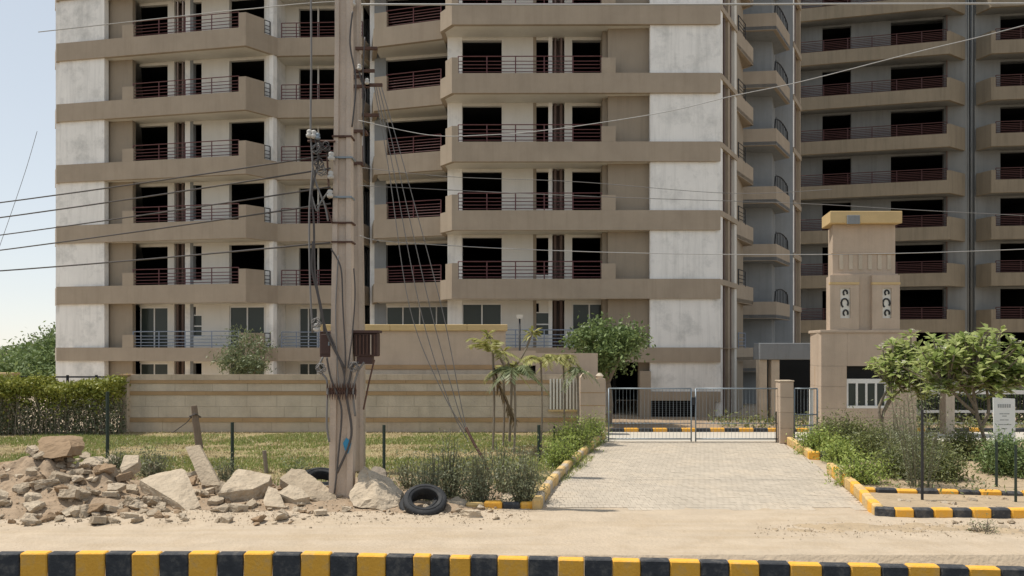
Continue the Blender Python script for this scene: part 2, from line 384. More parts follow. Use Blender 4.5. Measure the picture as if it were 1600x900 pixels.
# ---------------------------------------------------------------- kerbs
def resample(path, L):
    out = [Vector((*path[0], 0))]; acc = 0; cur = Vector((*path[0], 0)); need = L
    for q in path[1:]:
        q = Vector((*q, 0))
        while (q - cur).length >= need:
            cur = cur + (q - cur).normalized() * need; out.append(cur.copy()); need = L
        need -= (q - cur).length; cur = q
    if (cur - out[-1]).length > L * .4: out.append(cur)
    return out
def kerb(name, label, path, L, w, h, mats, z0=-.05, side=1, jit=.006, bevel=.015, start=0):
    """blocks along path, width w on the left (+1) or right (-1) of the direction of travel"""
    r = thing(name, label, None, (path[0][0], path[0][1], 0)); r['kind'] = 'structure'
    if 'category' in r: del r['category']
    pts = path if L is None else resample(path, L)
    pts = [Vector((p[0], p[1], 0)) for p in pts]
    for i in range(len(pts) - 1):
        a, b = pts[i], pts[i + 1]; d = (b - a).normalized(); n = Vector((-d.y, d.x, 0)) * side
        j0 = n * random.uniform(-jit, jit); a2 = a + d * .004 + j0; b2 = b - d * .004 + j0
        zt = h + random.uniform(-jit, jit)
        q = [a2, b2, b2 + n * w, a2 + n * w]
        MB().prism([(p.x, p.y) for p in q], z0, zt).build('kerb_block', mats[(i + start) % len(mats)], r, bevel=bevel)
    return r
bounds = [-52, -10, 30, 73, 117, 163, 205, 248, 294, 338, 380, 425, 469, 515, 557, 602, 645, 672, 702, 735, 777, 825, 872, 913, 957, 1001, 1047, 1095, 1140, 1187, 1235, 1285, 1330, 1378, 1420, 1470, 1515, 1565, 1610, 1655]
def kerbY(px): return 2.85 * F / (865 - HZ) - max(0, (min(px, 1655) - 450)) / 1150 * .75 + .0
bounds = [-52 - 42 * i for i in range(16, 0, -1)] + bounds + [1655 + 50 * i for i in range(1, 16)]
path = [P(px, kerbY(px)) for px in bounds]
kerb('roadside_kerb', 'long kerb of alternating black and yellow painted blocks beside the road', path, None, .16, .15, [M['yellow'], M['black']], z0=-.3, start=0, bevel=.016, jit=.008)
# driveway left kerb: worn yellow blocks
kerb('driveway_kerb', 'worn yellow and bare kerb along the left edge of the driveway', LK, .42, .17, .2, [M['yellow_worn'], M['kerb_bare'], M['yellow_worn']], side=1, jit=.015, bevel=.03)
kerb('rubble_kerb', 'short low kerb of black and yellow blocks between rubble and driveway', [G(728, 797), G(845, 795)], .34, .16, .13, [M['yellow_worn'], M['yellow'], M['black'], M['yellow'], M['black']], side=1, jit=.02, bevel=.03)
kerb('flower_bed_kerb', 'yellow faced kerb beside the gate pillar turning into black and yellow blocks', [G(1224, 690), G(1240, 700), G(1262, 716)], .45, .17, .22, [M['yellow_worn']], side=1, bevel=.03)
kerb('flower_bed_kerb', 'short black and yellow kerb row ending the first flower bed', [G(1262, 716.5), G(1350, 720)], .32, .17, .2, [M['black'], M['yellow']], side=1, bevel=.03, start=1)
kerb('flower_bed_kerb', 'yellow faced kerb curving from the driveway round the front flower bed', [G(1291, 737), G(1318, 759), G(1338, 777), G(1348, 789), G(1356, 799), G(1366, 807)], .33, .17, .22, [M['yellow_worn'], M['yellow_worn'], M['yellow']], side=1, bevel=.03)
kerb('flower_bed_kerb', 'frontmost black and yellow kerb along the flower bed', [G(1366, 808), G(1400, 811), G(2100, 812)], .34, .17, .18, [M['black'], M['yellow']], side=1, bevel=.025)
kerb('flower_bed_kerb', 'second black and yellow kerb row behind the frontmost one, half buried in soil', [G(1338, 773), G(1640, 780), G(2050, 780)], .40, .16, .14, [M['yellow'], M['black']], side=1, jit=.02, bevel=.03)
kerb('courtyard_kerb', 'low black and yellow kerb across the far side of the access road', [P(953, 27.75), P(1900, 27.75)], .52, .17, .13, [M['black'], M['yellow']], side=1, bevel=.02)

# ---------------------------------------------------------------- main apartment building
bld = thing('apartment_building', 'large unfinished beige apartment block with white panels and open dark balconies', 'apartment building', (-7, 40, 0))
NL = 8
T = [3.06 + 3.04 * k for k in range(NL)]
Bt = [t_ - (.88 if k else .66) for k, t_ in enumerate(T)]
SO = [b + .02 for b in Bt]; FL = [s + .18 for s in SO]
TOPZ = T[-1] + .3
def offset_path(path, d):
    out = []
    for i in range(len(path)):
        n = Vector((0, 0))
        for a, b in ((i - 1, i), (i, i + 1)):
            if a < 0 or b >= len(path): continue
            e = Vector((path[b][0] - path[a][0], path[b][1] - path[a][1])).normalized(); n += Vector((-e.y, e.x))
        n.normalize()
        # mitre
        e = Vector((path[min(i + 1, len(path) - 1)][0] - path[max(i - 1, 0)][0], 0))
        if 0 < i < len(path) - 1:
            e1 = Vector((path[i][0] - path[i - 1][0], path[i][1] - path[i - 1][1])).normalized(); c = Vector((-e1.y, e1.x)).dot(n)
            s = d / max(.35, c)
        else: s = d
        out.append((path[i][0] + n.x * s, path[i][1] + n.y * s))
    return out
def band(path, t, z0, z1, name, m, parent, bevel=0):
    q = offset_path(path, t); mb = MB()
    for i in range(len(path) - 1):
        mb.prism([path[i], path[i + 1], q[i + 1], q[i]], z0, z1)
    return mb.build(name, m, parent)
def railing(path, z0, h, m, parent, n=5, r=.018, post=1.3, name='railing'):
    mb = MB()
    for i in range(n):
        z = z0 + h * (i + .6) / n if i < n - 1 else z0 + h
        mb.tube([(x, y, z) for x, y in path], r * (1.3 if i == n - 1 else 1), 4)
    for i in range(len(path) - 1):
        a = Vector(path[i]); b = Vector(path[i + 1]); k = max(1, round((b - a).length / post))
        for s in range(k + (i == len(path) - 2)):
            p = a + (b - a) * s / k; mb.tube([(p.x, p.y, z0 - .05), (p.x, p.y, z0 + h)], r * 1.5, 4)
    return mb.build(name, m, parent)

L0, L1, L2, L3 = P(88, 38.4), P(384, 36.4), P(434, 37.7), P(566, 37.5)
R0, R1 = P(584, 36.6), P(691, 35.6)
C0, C1, C2, C3 = P(688, 34.85), P(706, 34.05), P(1010, 34.0), P(1126, 34.0)
Lpath = [P(86, 39.6), L0, L1, L2, L3, (L3[0] + .25, 39.2)]
Rpath = [P(581, 38.5), R0, R1]
Cpath = [(C0[0] + .1, 36.2), C0, C1, C2, C3]
WL, WLe = P(160, 39.1), P(416, 37.75)      # wall behind left balconies
WM, WMe = P(446, 39.1), P(568, 39.0)        # behind the middle ones
WR, WRe = P(583, 38.1), P(712, 37.3)
WC, WCe = P(712, 35.5), P(952, 35.45)
for k in range(NL):
    m = M['tan']
    band(Lpath, .2, Bt[k], T[k], 'balcony_parapet', m, bld)
    band(Rpath, .2, Bt[k], T[k], 'balcony_parapet', m, bld)
    band(Cpath, .2, Bt[k], T[k], 'balcony_parapet', m, bld)
    # slabs
    lp = offset_path(Lpath[1:-1], .1); rp = offset_path(Rpath[1:], .1); cp = offset_path(Cpath[1:], .1)
    MB().prism(lp + [(L3[0] + .1, 47), (L0[0] + 1.2, 47)], SO[k], FL[k]).build('floor_slab', M['cream'], bld)
    MB().prism(rp + [(R1[0] + .2, 36.5), (C0[0] + .3, 47), (R0[0] + .2, 47)], SO[k], FL[k]).build('floor_slab', M['cream'], bld)
    MB().prism(cp + [(C3[0] - .1, 47), (C0[0] + .32, 47)], SO[k], FL[k]).build('floor_slab', M['cream'], bld)
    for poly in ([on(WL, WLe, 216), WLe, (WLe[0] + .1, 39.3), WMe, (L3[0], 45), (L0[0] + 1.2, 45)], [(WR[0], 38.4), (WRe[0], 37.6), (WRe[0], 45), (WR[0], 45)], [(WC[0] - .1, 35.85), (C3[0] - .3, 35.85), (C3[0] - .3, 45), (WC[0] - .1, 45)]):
        MB().prism([(x, y + (.3 if y < 40 else 0)) for x, y in poly], SO[k] - .02, FL[k] + .02).build('interior_shade_slab', M['inside'], bld)  # dark skin around the slab, room shade painted into its colour
    # raised blocks and railings (only above floors that show them)
    H = T[k] + .70
    def blk(p, q, h=H, t=.2, parent=bld, mm=m): MB().wall(p, q, t, T[k] + .002, h, off=0).build('balcony_pier', mm, parent)
    blk(on(L0, L1, 191), on(L0, L1, 208), T[k] + .62)
    blk(on(L0, L1, 373), L1); blk(L1, on(L1, L2, 413))
    blk(on(R0, R1, 585), on(R0, R1, 604), T[k] + .72)
    blk(on(C0, C1, 696), C1); blk(C1, on(C1, C2, 716)); blk(on(C1, C2, 940), on(C1, C2, 962), T[k] + .68)
    rm = M['bluegrey'] if k == 0 else M['maroon']
    lo = offset_path(Lpath[1:-1], .1)
    railing([on(lo[0], lo[1], 208), on(lo[0], lo[1], 373)], T[k], .78, rm, bld)
    railing([on(lo[1], lo[2], 413), on(lo[1], lo[2], 422)], T[k], .70, M['dark'], bld, n=4)
    railing([on(lo[2], lo[3], 440), on(lo[2], lo[3], 463), on(lo[2], lo[3], 566)], T[k], .76, rm, bld)
    ro = offset_path(Rpath[1:], .1); railing([on(ro[0], ro[1], 604), on(ro[0], ro[1], 689)], T[k], .80, rm, bld, n=6)
    cp2 = offset_path(Cpath[1:], .1); railing([on(cp2[1], cp2[2], 716), on(cp2[1], cp2[2], 940)], T[k], .78, rm, bld)

ZB = 0.0
def full(p, q, t, m, name='wall', off=0., z0=ZB, z1=TOPZ): return MB().wall(p, q, t, z0, z1, off).build(name, m, bld)
def openings(p, q, lst, m, sill=None, glaze=True):
    """lintels, sills and glazing of openings between px pairs on wall line p-q"""
    for px0, px1, kind in lst:
        a, b = on(p, q, px0), on(p, q, px1)
        d = Vector((b[0] - a[0], b[1] - a[1])).normalized(); nrm = Vector((d.y, -d.x))
        for k in range(-1, NL - 1):
            top = SO[k + 1]; fl = FL[k] if k >= 0 else 0
            lint = top - (.14 if kind != 'small' else .2)
            MB().wall(a, b, .2, lint, top - .003, -.012).build('lintel', m, bld)
            if kind == 'narrow': MB().wall(a, b, .18, fl, fl + 1.0, -.02).build('sill_wall', m, bld)
            if k <= 0 and kind != 'narrow':
                z0 = fl + (.02 if k == 0 else .9)
                w = MB(); fo = -.06
                def bar(s0, s1, za, zb):
                    aa = Vector(a) + d * s0; bb = Vector(a) + d * s1; w.wall((aa.x, aa.y), (bb.x, bb.y), .05, za, zb, fo)
                Lw = (Vector(b) - Vector(a)).length
                bar(0, .05, z0, lint); bar(Lw - .05, Lw, z0, lint); bar(.05, Lw - .05, lint - .06, lint); bar(.05, Lw - .05, z0, z0 + .06)
                nm = 2 if Lw < 2.6 else 4
                for i in range(1, nm): bar(Lw * i / nm - .03, Lw * i / nm + .03, z0 + .06, lint - .06)
                wo = w.build('window', M['frame'], bld)
                MB().wall(a, b, .01, z0, lint, fo - .03).build('pane', M['glass'], wo)
                if k == -1: MB().wall(a, b, .18, 0, z0, -.02).build('sill_wall', m, bld)
            if k == 0 and kind == 'narrow':
                w = MB(); z0 = fl + 1.0
                ins = .12
                aa = Vector(a) + d * ins
                w.wall((aa.x, aa.y), b, .16, z0 + 1.1, lint, -.03)
                w.build('lintel', m, bld)
                fr = MB()
                for za, zb in ((z0, z0 + .05), (z0 + .5, z0 + .56), (z0 + 1.05, z0 + 1.1)): fr.wall(a, b, .05, za, zb, -.06)
                fo_ = fr.build('window', M['frame'], bld); MB().wall(a, b, .01, z0, z0 + 1.1, -.09).build('pane', M['glass'], fo_)
# left wing walls
full(on(WL, WLe, 162), on(WL, WLe, 218), .25, M['tan_dark'], off=.55)
for px0, px1, mm in ((262, 272, 'cream'), (289, 297, 'white'), (297, 302, 'grey'), (315, 358, 'cream'), (413, 416, 'cream')):
    full(on(WL, WLe, px0), on(WL, WLe, px1), .25, M[mm])
full(on(WL, WLe, 272), on(WL, WLe, 289), .2, M['pipe'], off=-.45)
for px in (276, 284):
    p = on(WL, WLe, px); MB().tube([(p[0], p[1] + .15, 0), (p[0], p[1] + .15, TOPZ)], .07, 8).build('drain_pipe', M['pipe'], bld, smooth=True)
openings(WL, WLe, [(218, 262, 'door'), (302, 315, 'narrow'), (358, 413, 'door')], M['cream'])
MB().wall(on(WL, WLe, 416), P(427, 37.55), .25, 0, TOPZ).build('wall', M['white'], bld)
MB().wall(P(427, 37.55), P(446, 39.1), .2, 0, TOPZ).build('wall', M['white'], bld)
full(on(WM, WMe, 446), on(WM, WMe, 467), .25, M['cream'])
openings(WM, WMe, [(467, 496, 'door'), (498, 562, 'door')], M['cream'])
full(on(WM, WMe, 496), on(WM, WMe, 498), .12, M['frame'])
full(on(WM, WMe, 562), on(WM, WMe, 567), .25, M['white'])
# recess between the wings
MB().wall(P(567, 38.95), P(568.5, 41), .2, 0, TOPZ).build('wall', M['white'], bld)
MB().wall(P(566, 41.2), P(600, 41.2), .2, 0, TOPZ).build('wall', M['grey'], bld)
for px in (571, 575): MB().tube([(X(px, 40.6), 40.6, 0), (X(px, 40.6), 40.6, TOPZ)], .06, 8).build('drain_pipe', M['grey'], bld, smooth=True)
# right wing
full(P(578, 38.4), P(585, 38.3), .5, M['white'])
full(on(WR, WRe, 585), on(WR, WRe, 603), .25, M['grey'], off=-.02)
openings(WR, WRe, [(603, 708, 'door')], M['cream'])
MB().wall((X(711, 35.5), 35.5), (X(711, 35.5), 36.0), .35, 0, TOPZ).build('wall', M['white'], bld)
full(on(WC, WCe, 709), on(WC, WCe, 722), .45, M['white'])
for px0, px1, mm in ((784, 833, 'cream'), (833, 838, 'tan_dark'), (857, 863, 'white'), (882, 894, 'cream')):
    full(on(WC, WCe, px0), on(WC, WCe, px1), .25, M[mm])
full(on(WC, WCe, 863), on(WC, WCe, 882), .2, M['pipe'], off=-.45)
for px in (867.5, 877):
    p = on(WC, WCe, px); MB().tube([(p[0], p[1] + .15, 0), (p[0], p[1] + .15, TOPZ)], .075, 8).build('drain_pipe', M['pipe'], bld, smooth=True)
openings(WC, WCe, [(722, 784, 'door'), (838, 857, 'narrow')], M['cream'])
openings(WC, WCe, [(894, 948, 'open')], M['cream'])
full(P(950, 34.55), P(1017, 34.5), .25, M['tan_dark'], z0=SO[0])
MB().wall(P(950, 34.82), (X(950, 34.82) + .02, 35.9), .25, SO[0], TOPZ).build('wall', M['tan_dark'], bld)
full(P(998, 34.5), P(1017, 34.5), .25, M['tan_dark'], z0=0, z1=SO[0] - .004, name='wall')
# white panels per storey
for k in range(-1, NL - 1):
    z0, z1 = (T[k] - .3 if k >= 0 else 1.05), Bt[k + 1] + .3
    MB().wall(P(1016, 34.12), P(1125, 34.12), .3, z0, z1).build('wall_panel', M['white'], bld)
    a, b = on(offset_path(Lpath[1:3], .12)[0], offset_path(Lpath[1:3], .12)[1], 93), on(offset_path(Lpath[1:3], .12)[0], offset_path(Lpath[1:3], .12)[1], 163)
    MB().wall(a, b, .3, z0 if k >= 0 else 0, z1).build('wall_panel', M['white'], bld)
MB().wall(P(93, 38.6), (X(93, 38.6) + .5, 46), .2, 0, TOPZ).build('wall', M['white'], bld)
# plinth with ventilators below the right panel
def vent(px0, px1, py0, py1, Y):
    v = MB(); n = 10; z0, z1 = Zp(py1, Y), Zp(py0, Y)
    for i in range(n + 1): z = z0 + (z1 - z0) * i / n; v.box(X(px0, Y), X(px1, Y), Y + .02, Y + .05, z - .012, z + .012)
    o = v.build('vent_grille', M['dark'], bld)
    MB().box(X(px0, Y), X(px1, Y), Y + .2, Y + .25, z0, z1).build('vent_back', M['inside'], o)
Yp = 33.95
pl = MB()
for a, b, c, d in ((1000, 1017, 580, 662), (1017, 1087, 612, 626), (1087, 1117, 612, 662), (1117, 1126, 612, 628), (1017, 1087, 657, 662)):
    pl.box(X(a, Yp), X(b, Yp), Yp, Yp + .35, Zp(d, Yp), Zp(c, Yp))
pl.build('plinth', M['tan'], bld)
vent(1017, 1087, 626, 657, Yp); 
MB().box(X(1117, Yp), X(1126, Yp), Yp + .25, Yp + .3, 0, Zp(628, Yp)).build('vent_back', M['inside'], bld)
# inside back and cross walls
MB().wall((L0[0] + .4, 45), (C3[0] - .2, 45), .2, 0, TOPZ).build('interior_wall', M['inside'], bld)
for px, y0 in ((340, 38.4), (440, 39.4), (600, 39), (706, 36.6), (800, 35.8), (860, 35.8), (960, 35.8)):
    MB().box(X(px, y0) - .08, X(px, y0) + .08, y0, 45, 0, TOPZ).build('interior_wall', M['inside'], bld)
MB().prism(offset_path(Lpath[1:-1], .05) + offset_path(Rpath[1:], .05) + offset_path(Cpath[2:], .05) + [(C3[0] - .1, 47), (L0[0] + 1.2, 47)], T[-1] + .3, T[-1] + .5).build('roof_slab', M['grey'], bld)

# side elevation stepping back to the right
SA, SB = C3, P(1151, 36.5)
full(SA, SB, .2, M['tan_dark'], off=-.25)
dirv = Vector((SB[0] - SA[0], SB[1] - SA[1]))
for f0, f1, mm in ((0, .12, 'white'), (.30, .36, 'pipe'), (.46, .56, 'tan'), (.68, .74, 'pipe'), (.86, 1.0, 'cream')):
    a = Vector(SA) + dirv * f0; b = Vector(SA) + dirv * f1
    MB().wall(tuple(a), tuple(b), .3, 0, TOPZ, 0 if mm != 'pipe' else -.06).build('wall_fin', M[mm], bld)
SC = P(1161, 39.5); SBal = P(1177, 39.0)
GW1, GW2 = P(1160, 42.0), P(1206, 42.0); GW3, GW4 = P(1211, 44.2), P(1239, 44.2); SE = P(1251, 46.5)
full(SB, SC, .2, M['tan_dark'])
full(SC, GW1, .2, M['grey'])
full(GW1, GW2, .2, M['grey'])
full(GW2, GW3, .2, M['grey'])
full(GW3, GW4, .2, M['grey'])
full(GW4, SE, .2, M['tan_dark'], off=-.2)
dv = Vector((SE[0] - GW4[0], SE[1] - GW4[1]))
for f0, f1, mm in ((0, .16, 'white'), (.38, .5, 'pipe'), (.9, 1.0, 'tan')):
    a = Vector(GW4) + dv * f0; b = Vector(GW4) + dv * f1
    MB().wall(tuple(a), tuple(b), .25, 0, TOPZ, 0 if mm != 'pipe' else -.06).build('wall_fin', M[mm], bld)
D0, D1, D2 = P(1158, 40.6), P(1213, 40.4), P(1234, 43.2)
for k in range(NL):
    MB().wall(SA, SB, .18, Bt[k] + .62, T[k] - .02, .05).build('slab_edge', M['tan'], bld)
    MB().wall(GW4, SE, .18, Bt[k] + .0, T[k] - .6, .05).build('slab_edge', M['tan'], bld)
    MB().prism([SB, SBal, SC], SO[k], FL[k]).build('floor_slab', M['tan_dark'], bld)  # darker tone put in for the shade on the underside
    MB().wall(SB, SBal, .15, Bt[k], T[k]).build('balcony_parapet', M['tan'], bld)
    MB().wall(SBal, SC, .15, Bt[k], T[k]).build('balcony_parapet', M['tan'], bld)
    railing([tuple(Vector(SB) + (Vector(SBal) - Vector(SB)) * .1), tuple(Vector(SB) + (Vector(SBal) - Vector(SB)) * .5)], T[k], .7, M['dark'] if k else M['bluegrey'], bld, n=4)
    s = -.62
    MB().prism([D0, D1, D2, (D2[0] - .8, 44.2), (D0[0] + .3, 42.1)], SO[k] + s, FL[k] + s).build('floor_slab', M['grey'], bld)
    band([D0, D1, D2], .18, Bt[k] + s, T[k] + s, 'balcony_parapet', M['tan'], bld)
    lo = offset_path([D0, D1, D2], .1)
    mbr = MB(); a = Vector(lo[1]); b = Vector(lo[2]); z = T[k] + s
    pr = [(a.x, a.y, z)] + [(*(a + (b - a) * t_), z + .75 * math.sin(math.pi * (.12 + .76 * t_)) ** .4) for t_ in (0.05, .2, .4, .6, .8, .95)] + [(b.x, b.y, z)]
    mbr.tube(pr, .035, 5)
    for t_ in np.linspace(.1, .9, 8): p = a + (b - a) * t_; mbr.tube([(p.x, p.y, z), (p.x, p.y, z + .7)], .02, 4)
    mbr.build('railing', M['dark'], bld)

# ---------------------------------------------------------------- entrance porch beside the flats
po = thing('entrance_porch', 'grey flat canopy on two beige columns beside the flats', 'porch', (*P(1205, 32.5), 0))
Y = 32.3
MB().box(X(1187, Y), X(1275, Y), Y, Y + .8, Zp(562, Y), Zp(536, Y)).build('canopy', M['grey'], po, bevel=.02)
for px in (1193.5, 1213): MB().box(X(px, Y) - .17, X(px, Y) + .17, Y + .1, Y + .5, 0, Zp(562, Y) - .003).build('column', M['stone2'], po, bevel=.01)
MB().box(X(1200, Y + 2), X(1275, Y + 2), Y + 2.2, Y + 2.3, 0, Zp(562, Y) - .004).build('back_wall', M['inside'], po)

# ---------------------------------------------------------------- second tower (right)
tw = thing('apartment_tower', 'second greyer apartment tower with wide dark balcony openings, behind the gatehouse', 'apartment building', (28, 53, 0))
T0, T1, T1b = P(1244, 52.9), P(1484, 50.6), P(1508, 51.7)
T2, T2b, T3 = P(1525, 51.7), P(1549, 50.6), P(1760, 49.6)
NT = 9
tb = [4.1 + 3.06 * k for k in range(NT)]; tt = [b + .86 for b in tb]; TTOP = tt[-1] + .4
W0, W1 = P(1240, 54.0), P(1512, 51.8); W2, W3 = P(1522, 51.9), P(1760, 50.8)
def tfull(p, q, t, m, off=0, name='wall'): return MB().wall(p, q, t, 0, TTOP, off).build(name, m, tw)
for a, b in ((1240, 1285), (1330, 1392), (1475, 1511)): tfull(on(W0, W1, a), on(W0, W1, b), .3, M['grey_tower'])
for a, b in ((1523, 1563), (1665, 1760)): tfull(on(W2, W3, a), on(W2, W3, b), .3, M['grey_tower'])
tfull(P(1508, 52.6), P(1526, 52.6), .4, M['grey_tower'])
for px in (1512, 1518): MB().tube([(X(px, 52.2), 52.2, 0), (X(px, 52.2), 52.2, TTOP)], .09, 8).build('drain_pipe', M['grey_tower'], tw, smooth=True)
tfull(P(1478, 51.9), P(1480.5, 51.85), .12, M['pipe'], off=.0, name='drain_pipe')
for k in range(NT):
    m = M['tan_tower']
    q1 = [T0, T1, T1b]; q2 = [T2, T2b, T3]
    band(q1, .2, tb[k], tt[k], 'balcony_parapet', m, tw); band(q2, .2, tb[k], tt[k], 'balcony_parapet', m, tw)
    MB().prism(offset_path(q1, .1) + [(T1b[0], 62), (T0[0] + 1, 62)], tb[k] + .02, tb[k] + .2).build('floor_slab', M['grey_tower'], tw)
    MB().prism(offset_path(q2, .1) + [(T3[0], 62), (T2[0], 62)], tb[k] + .02, tb[k] + .2).build('floor_slab', M['grey_tower'], tw)
    MB().prism([(W0[0] + .3, 54.5), (W3[0], 51.6), (W3[0], 60), (W0[0] + 1, 60)], tb[k] - .0, tb[k] + .22).build('interior_shade_slab', M['inside'], tw)  # tower slab skin, indoor shade painted in the same way
    MB().wall(on(T0, T1, 1480), T1, .2, tt[k] + .002, tb[k] + 1.5).build('balcony_pier', m, tw)
    MB().wall(T1, T1b, .2, tt[k] + .002, tb[k] + 1.5).build('balcony_pier', m, tw)
    MB().wall(T2, T2b, .2, tt[k] + .002, tb[k] + 1.5).build('balcony_pier', m, tw)
    MB().wall(T2b, on(T2b, T3, 1556), .2, tt[k] + .002, tb[k] + 1.5).build('balcony_pier', m, tw)
    lo = offset_path(q1, .1); hi = offset_path(q2, .1)
    railing([on(lo[0], lo[1], 1250), on(lo[0], lo[1], 1480)], tt[k], .78, M['maroon_dark'], tw, n=7, r=.022, post=1.6)
    railing([on(hi[1], hi[2], 1556), on(hi[1], hi[2], 1755)], tt[k], .78, M['maroon_dark'], tw, n=7, r=.022, post=1.6)
    if k < NT - 1:
        for (p, q, a, b) in ((W0, W1, 1285, 1330), (W0, W1, 1392, 1475), (W2, W3, 1563, 1665)):
            MB().wall(on(p, q, a), on(p, q, b), .25, tb[k + 1] - .12, tb[k + 1] + .017, -.02).build('lintel', M['grey_tower'], tw)
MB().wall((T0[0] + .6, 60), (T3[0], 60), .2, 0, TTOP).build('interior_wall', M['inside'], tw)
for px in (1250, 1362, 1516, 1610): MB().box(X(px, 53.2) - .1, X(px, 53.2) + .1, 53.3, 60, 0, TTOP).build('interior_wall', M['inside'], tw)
MB().wall(P(1757, 50.5), (P(1757, 50.5)[0], 62), .2, 0, TTOP).build('wall', M['grey_tower'], tw)
MB().wall(P(1244, 53.5), P(1250, 60), .2, 0, TTOP).build('wall', M['grey_tower'], tw)
MB().prism([T0, T1, T1b, T2, T2b, T3, (T3[0], 62), (T0[0] + 1, 62)], TTOP, TTOP + .2).build('roof_slab', M['grey'], tw)
Yt = 51.2
MB().box(X(1540, Yt), X(1760, Yt), Yt, Yt + .2, 0, Zp(588, Yt)).build('ground_parapet', M['tan_tower'], tw)
MB().box(X(1540, Yt), X(1760, Yt), Yt, Yt + .2, Zp(578, Yt), Zp(570, Yt)).build('ground_beam', M['tan_tower'], tw)

# ---------------------------------------------------------------- gatehouse
gh = thing('gatehouse', 'sandstone gatehouse with a stepped square turret and flat ochre cap', 'gatehouse', (*P(1283, 26.5), 0))
Y = 26.5; zr = Zp(520, Y)
x0, x1 = X(1283, Y), X(1432, Y); xb = X(1266, 28.0)
# stone courses as panels on a core
MB().prism([(x0 + .04, Y + .28), (x1 - .04, Y + .28), (x1 - .04, Y + 3), (xb + .04, 28.0), ], 0, zr - .06).build('core', M['gatehouse'], gh)
wx0, wx1, wz0, wz1 = X(1323, Y), X(1386, Y), Zp(638, Y), Zp(572, Y)
edges = [0, .62, wz0, (wz0 + wz1) / 2 + .02, wz1, zr]
for i in range(5):
    za, zb = edges[i] + .003, edges[i + 1] - .003
    cuts = [x0, x0 + .88, wx1, x1] if 2 <= i <= 3 else ([x0, x0 + 1.6, x1] if i % 2 else [x0, x0 + .9, x0 + 2.2, x1])
    if 2 <= i <= 3: cuts = [x0, wx0, wx1, x1]
    for j in range(len(cuts) - 1):
        if 2 <= i <= 3 and j == 1: continue
        MB().box(cuts[j] + .003, cuts[j + 1] - .003, Y - random.uniform(0, .006), Y + .275, za, zb).build('stone_panel', M['gatehouse'], gh)
    MB().prism([(x0 - .001, Y + .28), (xb, 28.0), (xb + .05, 28.02), (x0 + .05, Y + .28)], za, zb).build('stone_panel', M['gatehouse'], gh)
MB().box((x0 + xb) / 2 - .03, (x0 + xb) / 2 + .03, 27.15, 27.25, .4, Zp(572, 27)).build('slot', M['stonebrown'], gh)
MB().prism([(x0 - .05, Y - .05), (x1 + .05, Y - .05), (x1 + .05, Y + 3), (xb - .05, 28.05)], zr + .002, zr + .1).build('roof_ledge', M['gatehouse'], gh, bevel=.01)
# window
fr = MB(); zt = Zp(592, Y); zs = Zp(599, Y)
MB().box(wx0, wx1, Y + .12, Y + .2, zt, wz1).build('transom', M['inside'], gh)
fr.box(wx0, wx1, Y + .03, Y + .1, zs, zt); fr.box(wx0, wx1, Y - .02, Y + .1, wz0, wz0 + .09)
for i in range(5): a = wx0 + (wx1 - wx0 - .07) * i / 4; fr.box(a, a + .07, Y + .03, Y + .1, wz0 + .09, zs)
wo = fr.build('window', M['frame'], gh)
for i in range(4): a = wx0 + (wx1 - wx0) * i / 4; MB().box(a + .03, a + (wx1 - wx0) / 4 - .004, Y + .06 + .01 * (i % 2), Y + .072 + .01 * (i % 2), wz0 + .09, zs).build('pane', M['glass'], wo)
# turret
def turret(pa, pb, pback, Yf, Yb, z0, z1, name, m, bevel=.01):
    return MB().prism([(X(pa, Yf), Yf), (X(pb, Yf), Yf), (X(pb, Yf) - .05, Yb), (X(pback, Yb), Yb)], z0, z1).build(name, m, gh, bevel=bevel)
z1, z2, z3, z4 = zr + .102, Zp(428, Y), Zp(349, Y), Zp(330, Y)
turret(1300, 1403, 1291, 26.65, 28.1, z1, z2 + .02, 'turret_base', M['gatehouse'])
turret(1301, 1399, 1294, 26.75, 28.0, z2 + .022, z3, 'turret_shaft', M['gatehouse'])
turret(1297, 1410, 1284, 26.45, 27.7, z3 + .002, z4, 'turret_cap', M['coping'], .015)
Yn = 26.4
MB().box(X(1324, Yn), X(1344, Yn), Yn, Yn + .05, Zp(350, Yn), Zp(336, Yn)).build('cap_plate', M['grey'], gh, bevel=.008)
for pa, pb in ((1297, 1342), (1363, 1406)):
    bo = MB(); Yf = 26.5; ia, ib, ja, jb = pa + 16, pb - 13, 497, 450
    xa, xb_, xi, xj = X(pa, Yf), X(pb, Yf), X(ia, Yf), X(ib, Yf)
    zi, zj = Zp(ja, Yf), Zp(jb, Yf)
    zt_ = Zp(430, Yf)
    bo.box(xa, xi, Yf, Yf + .15, z1 + .002, zt_); bo.box(xj, xb_, Yf, Yf + .15, z1 + .002, zt_)
    bo.box(xi, xj, Yf, Yf + .15, z1 + .002, zi); bo.box(xi, xj, Yf, Yf + .15, zj, zt_)
    pn = bo.build('turret_panel', M['gatehouse'], gh)
    MB().box(xi, xj, Yf + .06, Yf + .1, zi, zj).build('screen', M['jali'], pn)
    xm = (xi + xj) / 2; motif = MB()
    for dz, rr, ox in ((.36, .07, .02), (0, .12, 0), (-.34, .08, .03)):
        pts = [(xm + ox + rr * math.cos(a), Yf + .05, (zi + zj) / 2 + dz + rr * 1.3 * math.sin(a)) for a in np.linspace(-.6, 4.2, 9)]
        motif.tube(pts, .032, 5)
    motif.build('carved_scroll', M['dark'], pn)
    MB().box(xa - .01, xb_ + .01, Yf - .02, Yf + .1, zt_ - .32, zt_ - .24).build('string_course', M['coping'], pn)
rb = MB()
for i in range(6):
    px = 1312 + i * 15; rb.box(X(px, 26.7), X(px + 6, 26.7), 26.72, 26.8, Zp(421, 26.7), Zp(398, 26.7))
rb.build('drip_rib', M['stone2'], gh)
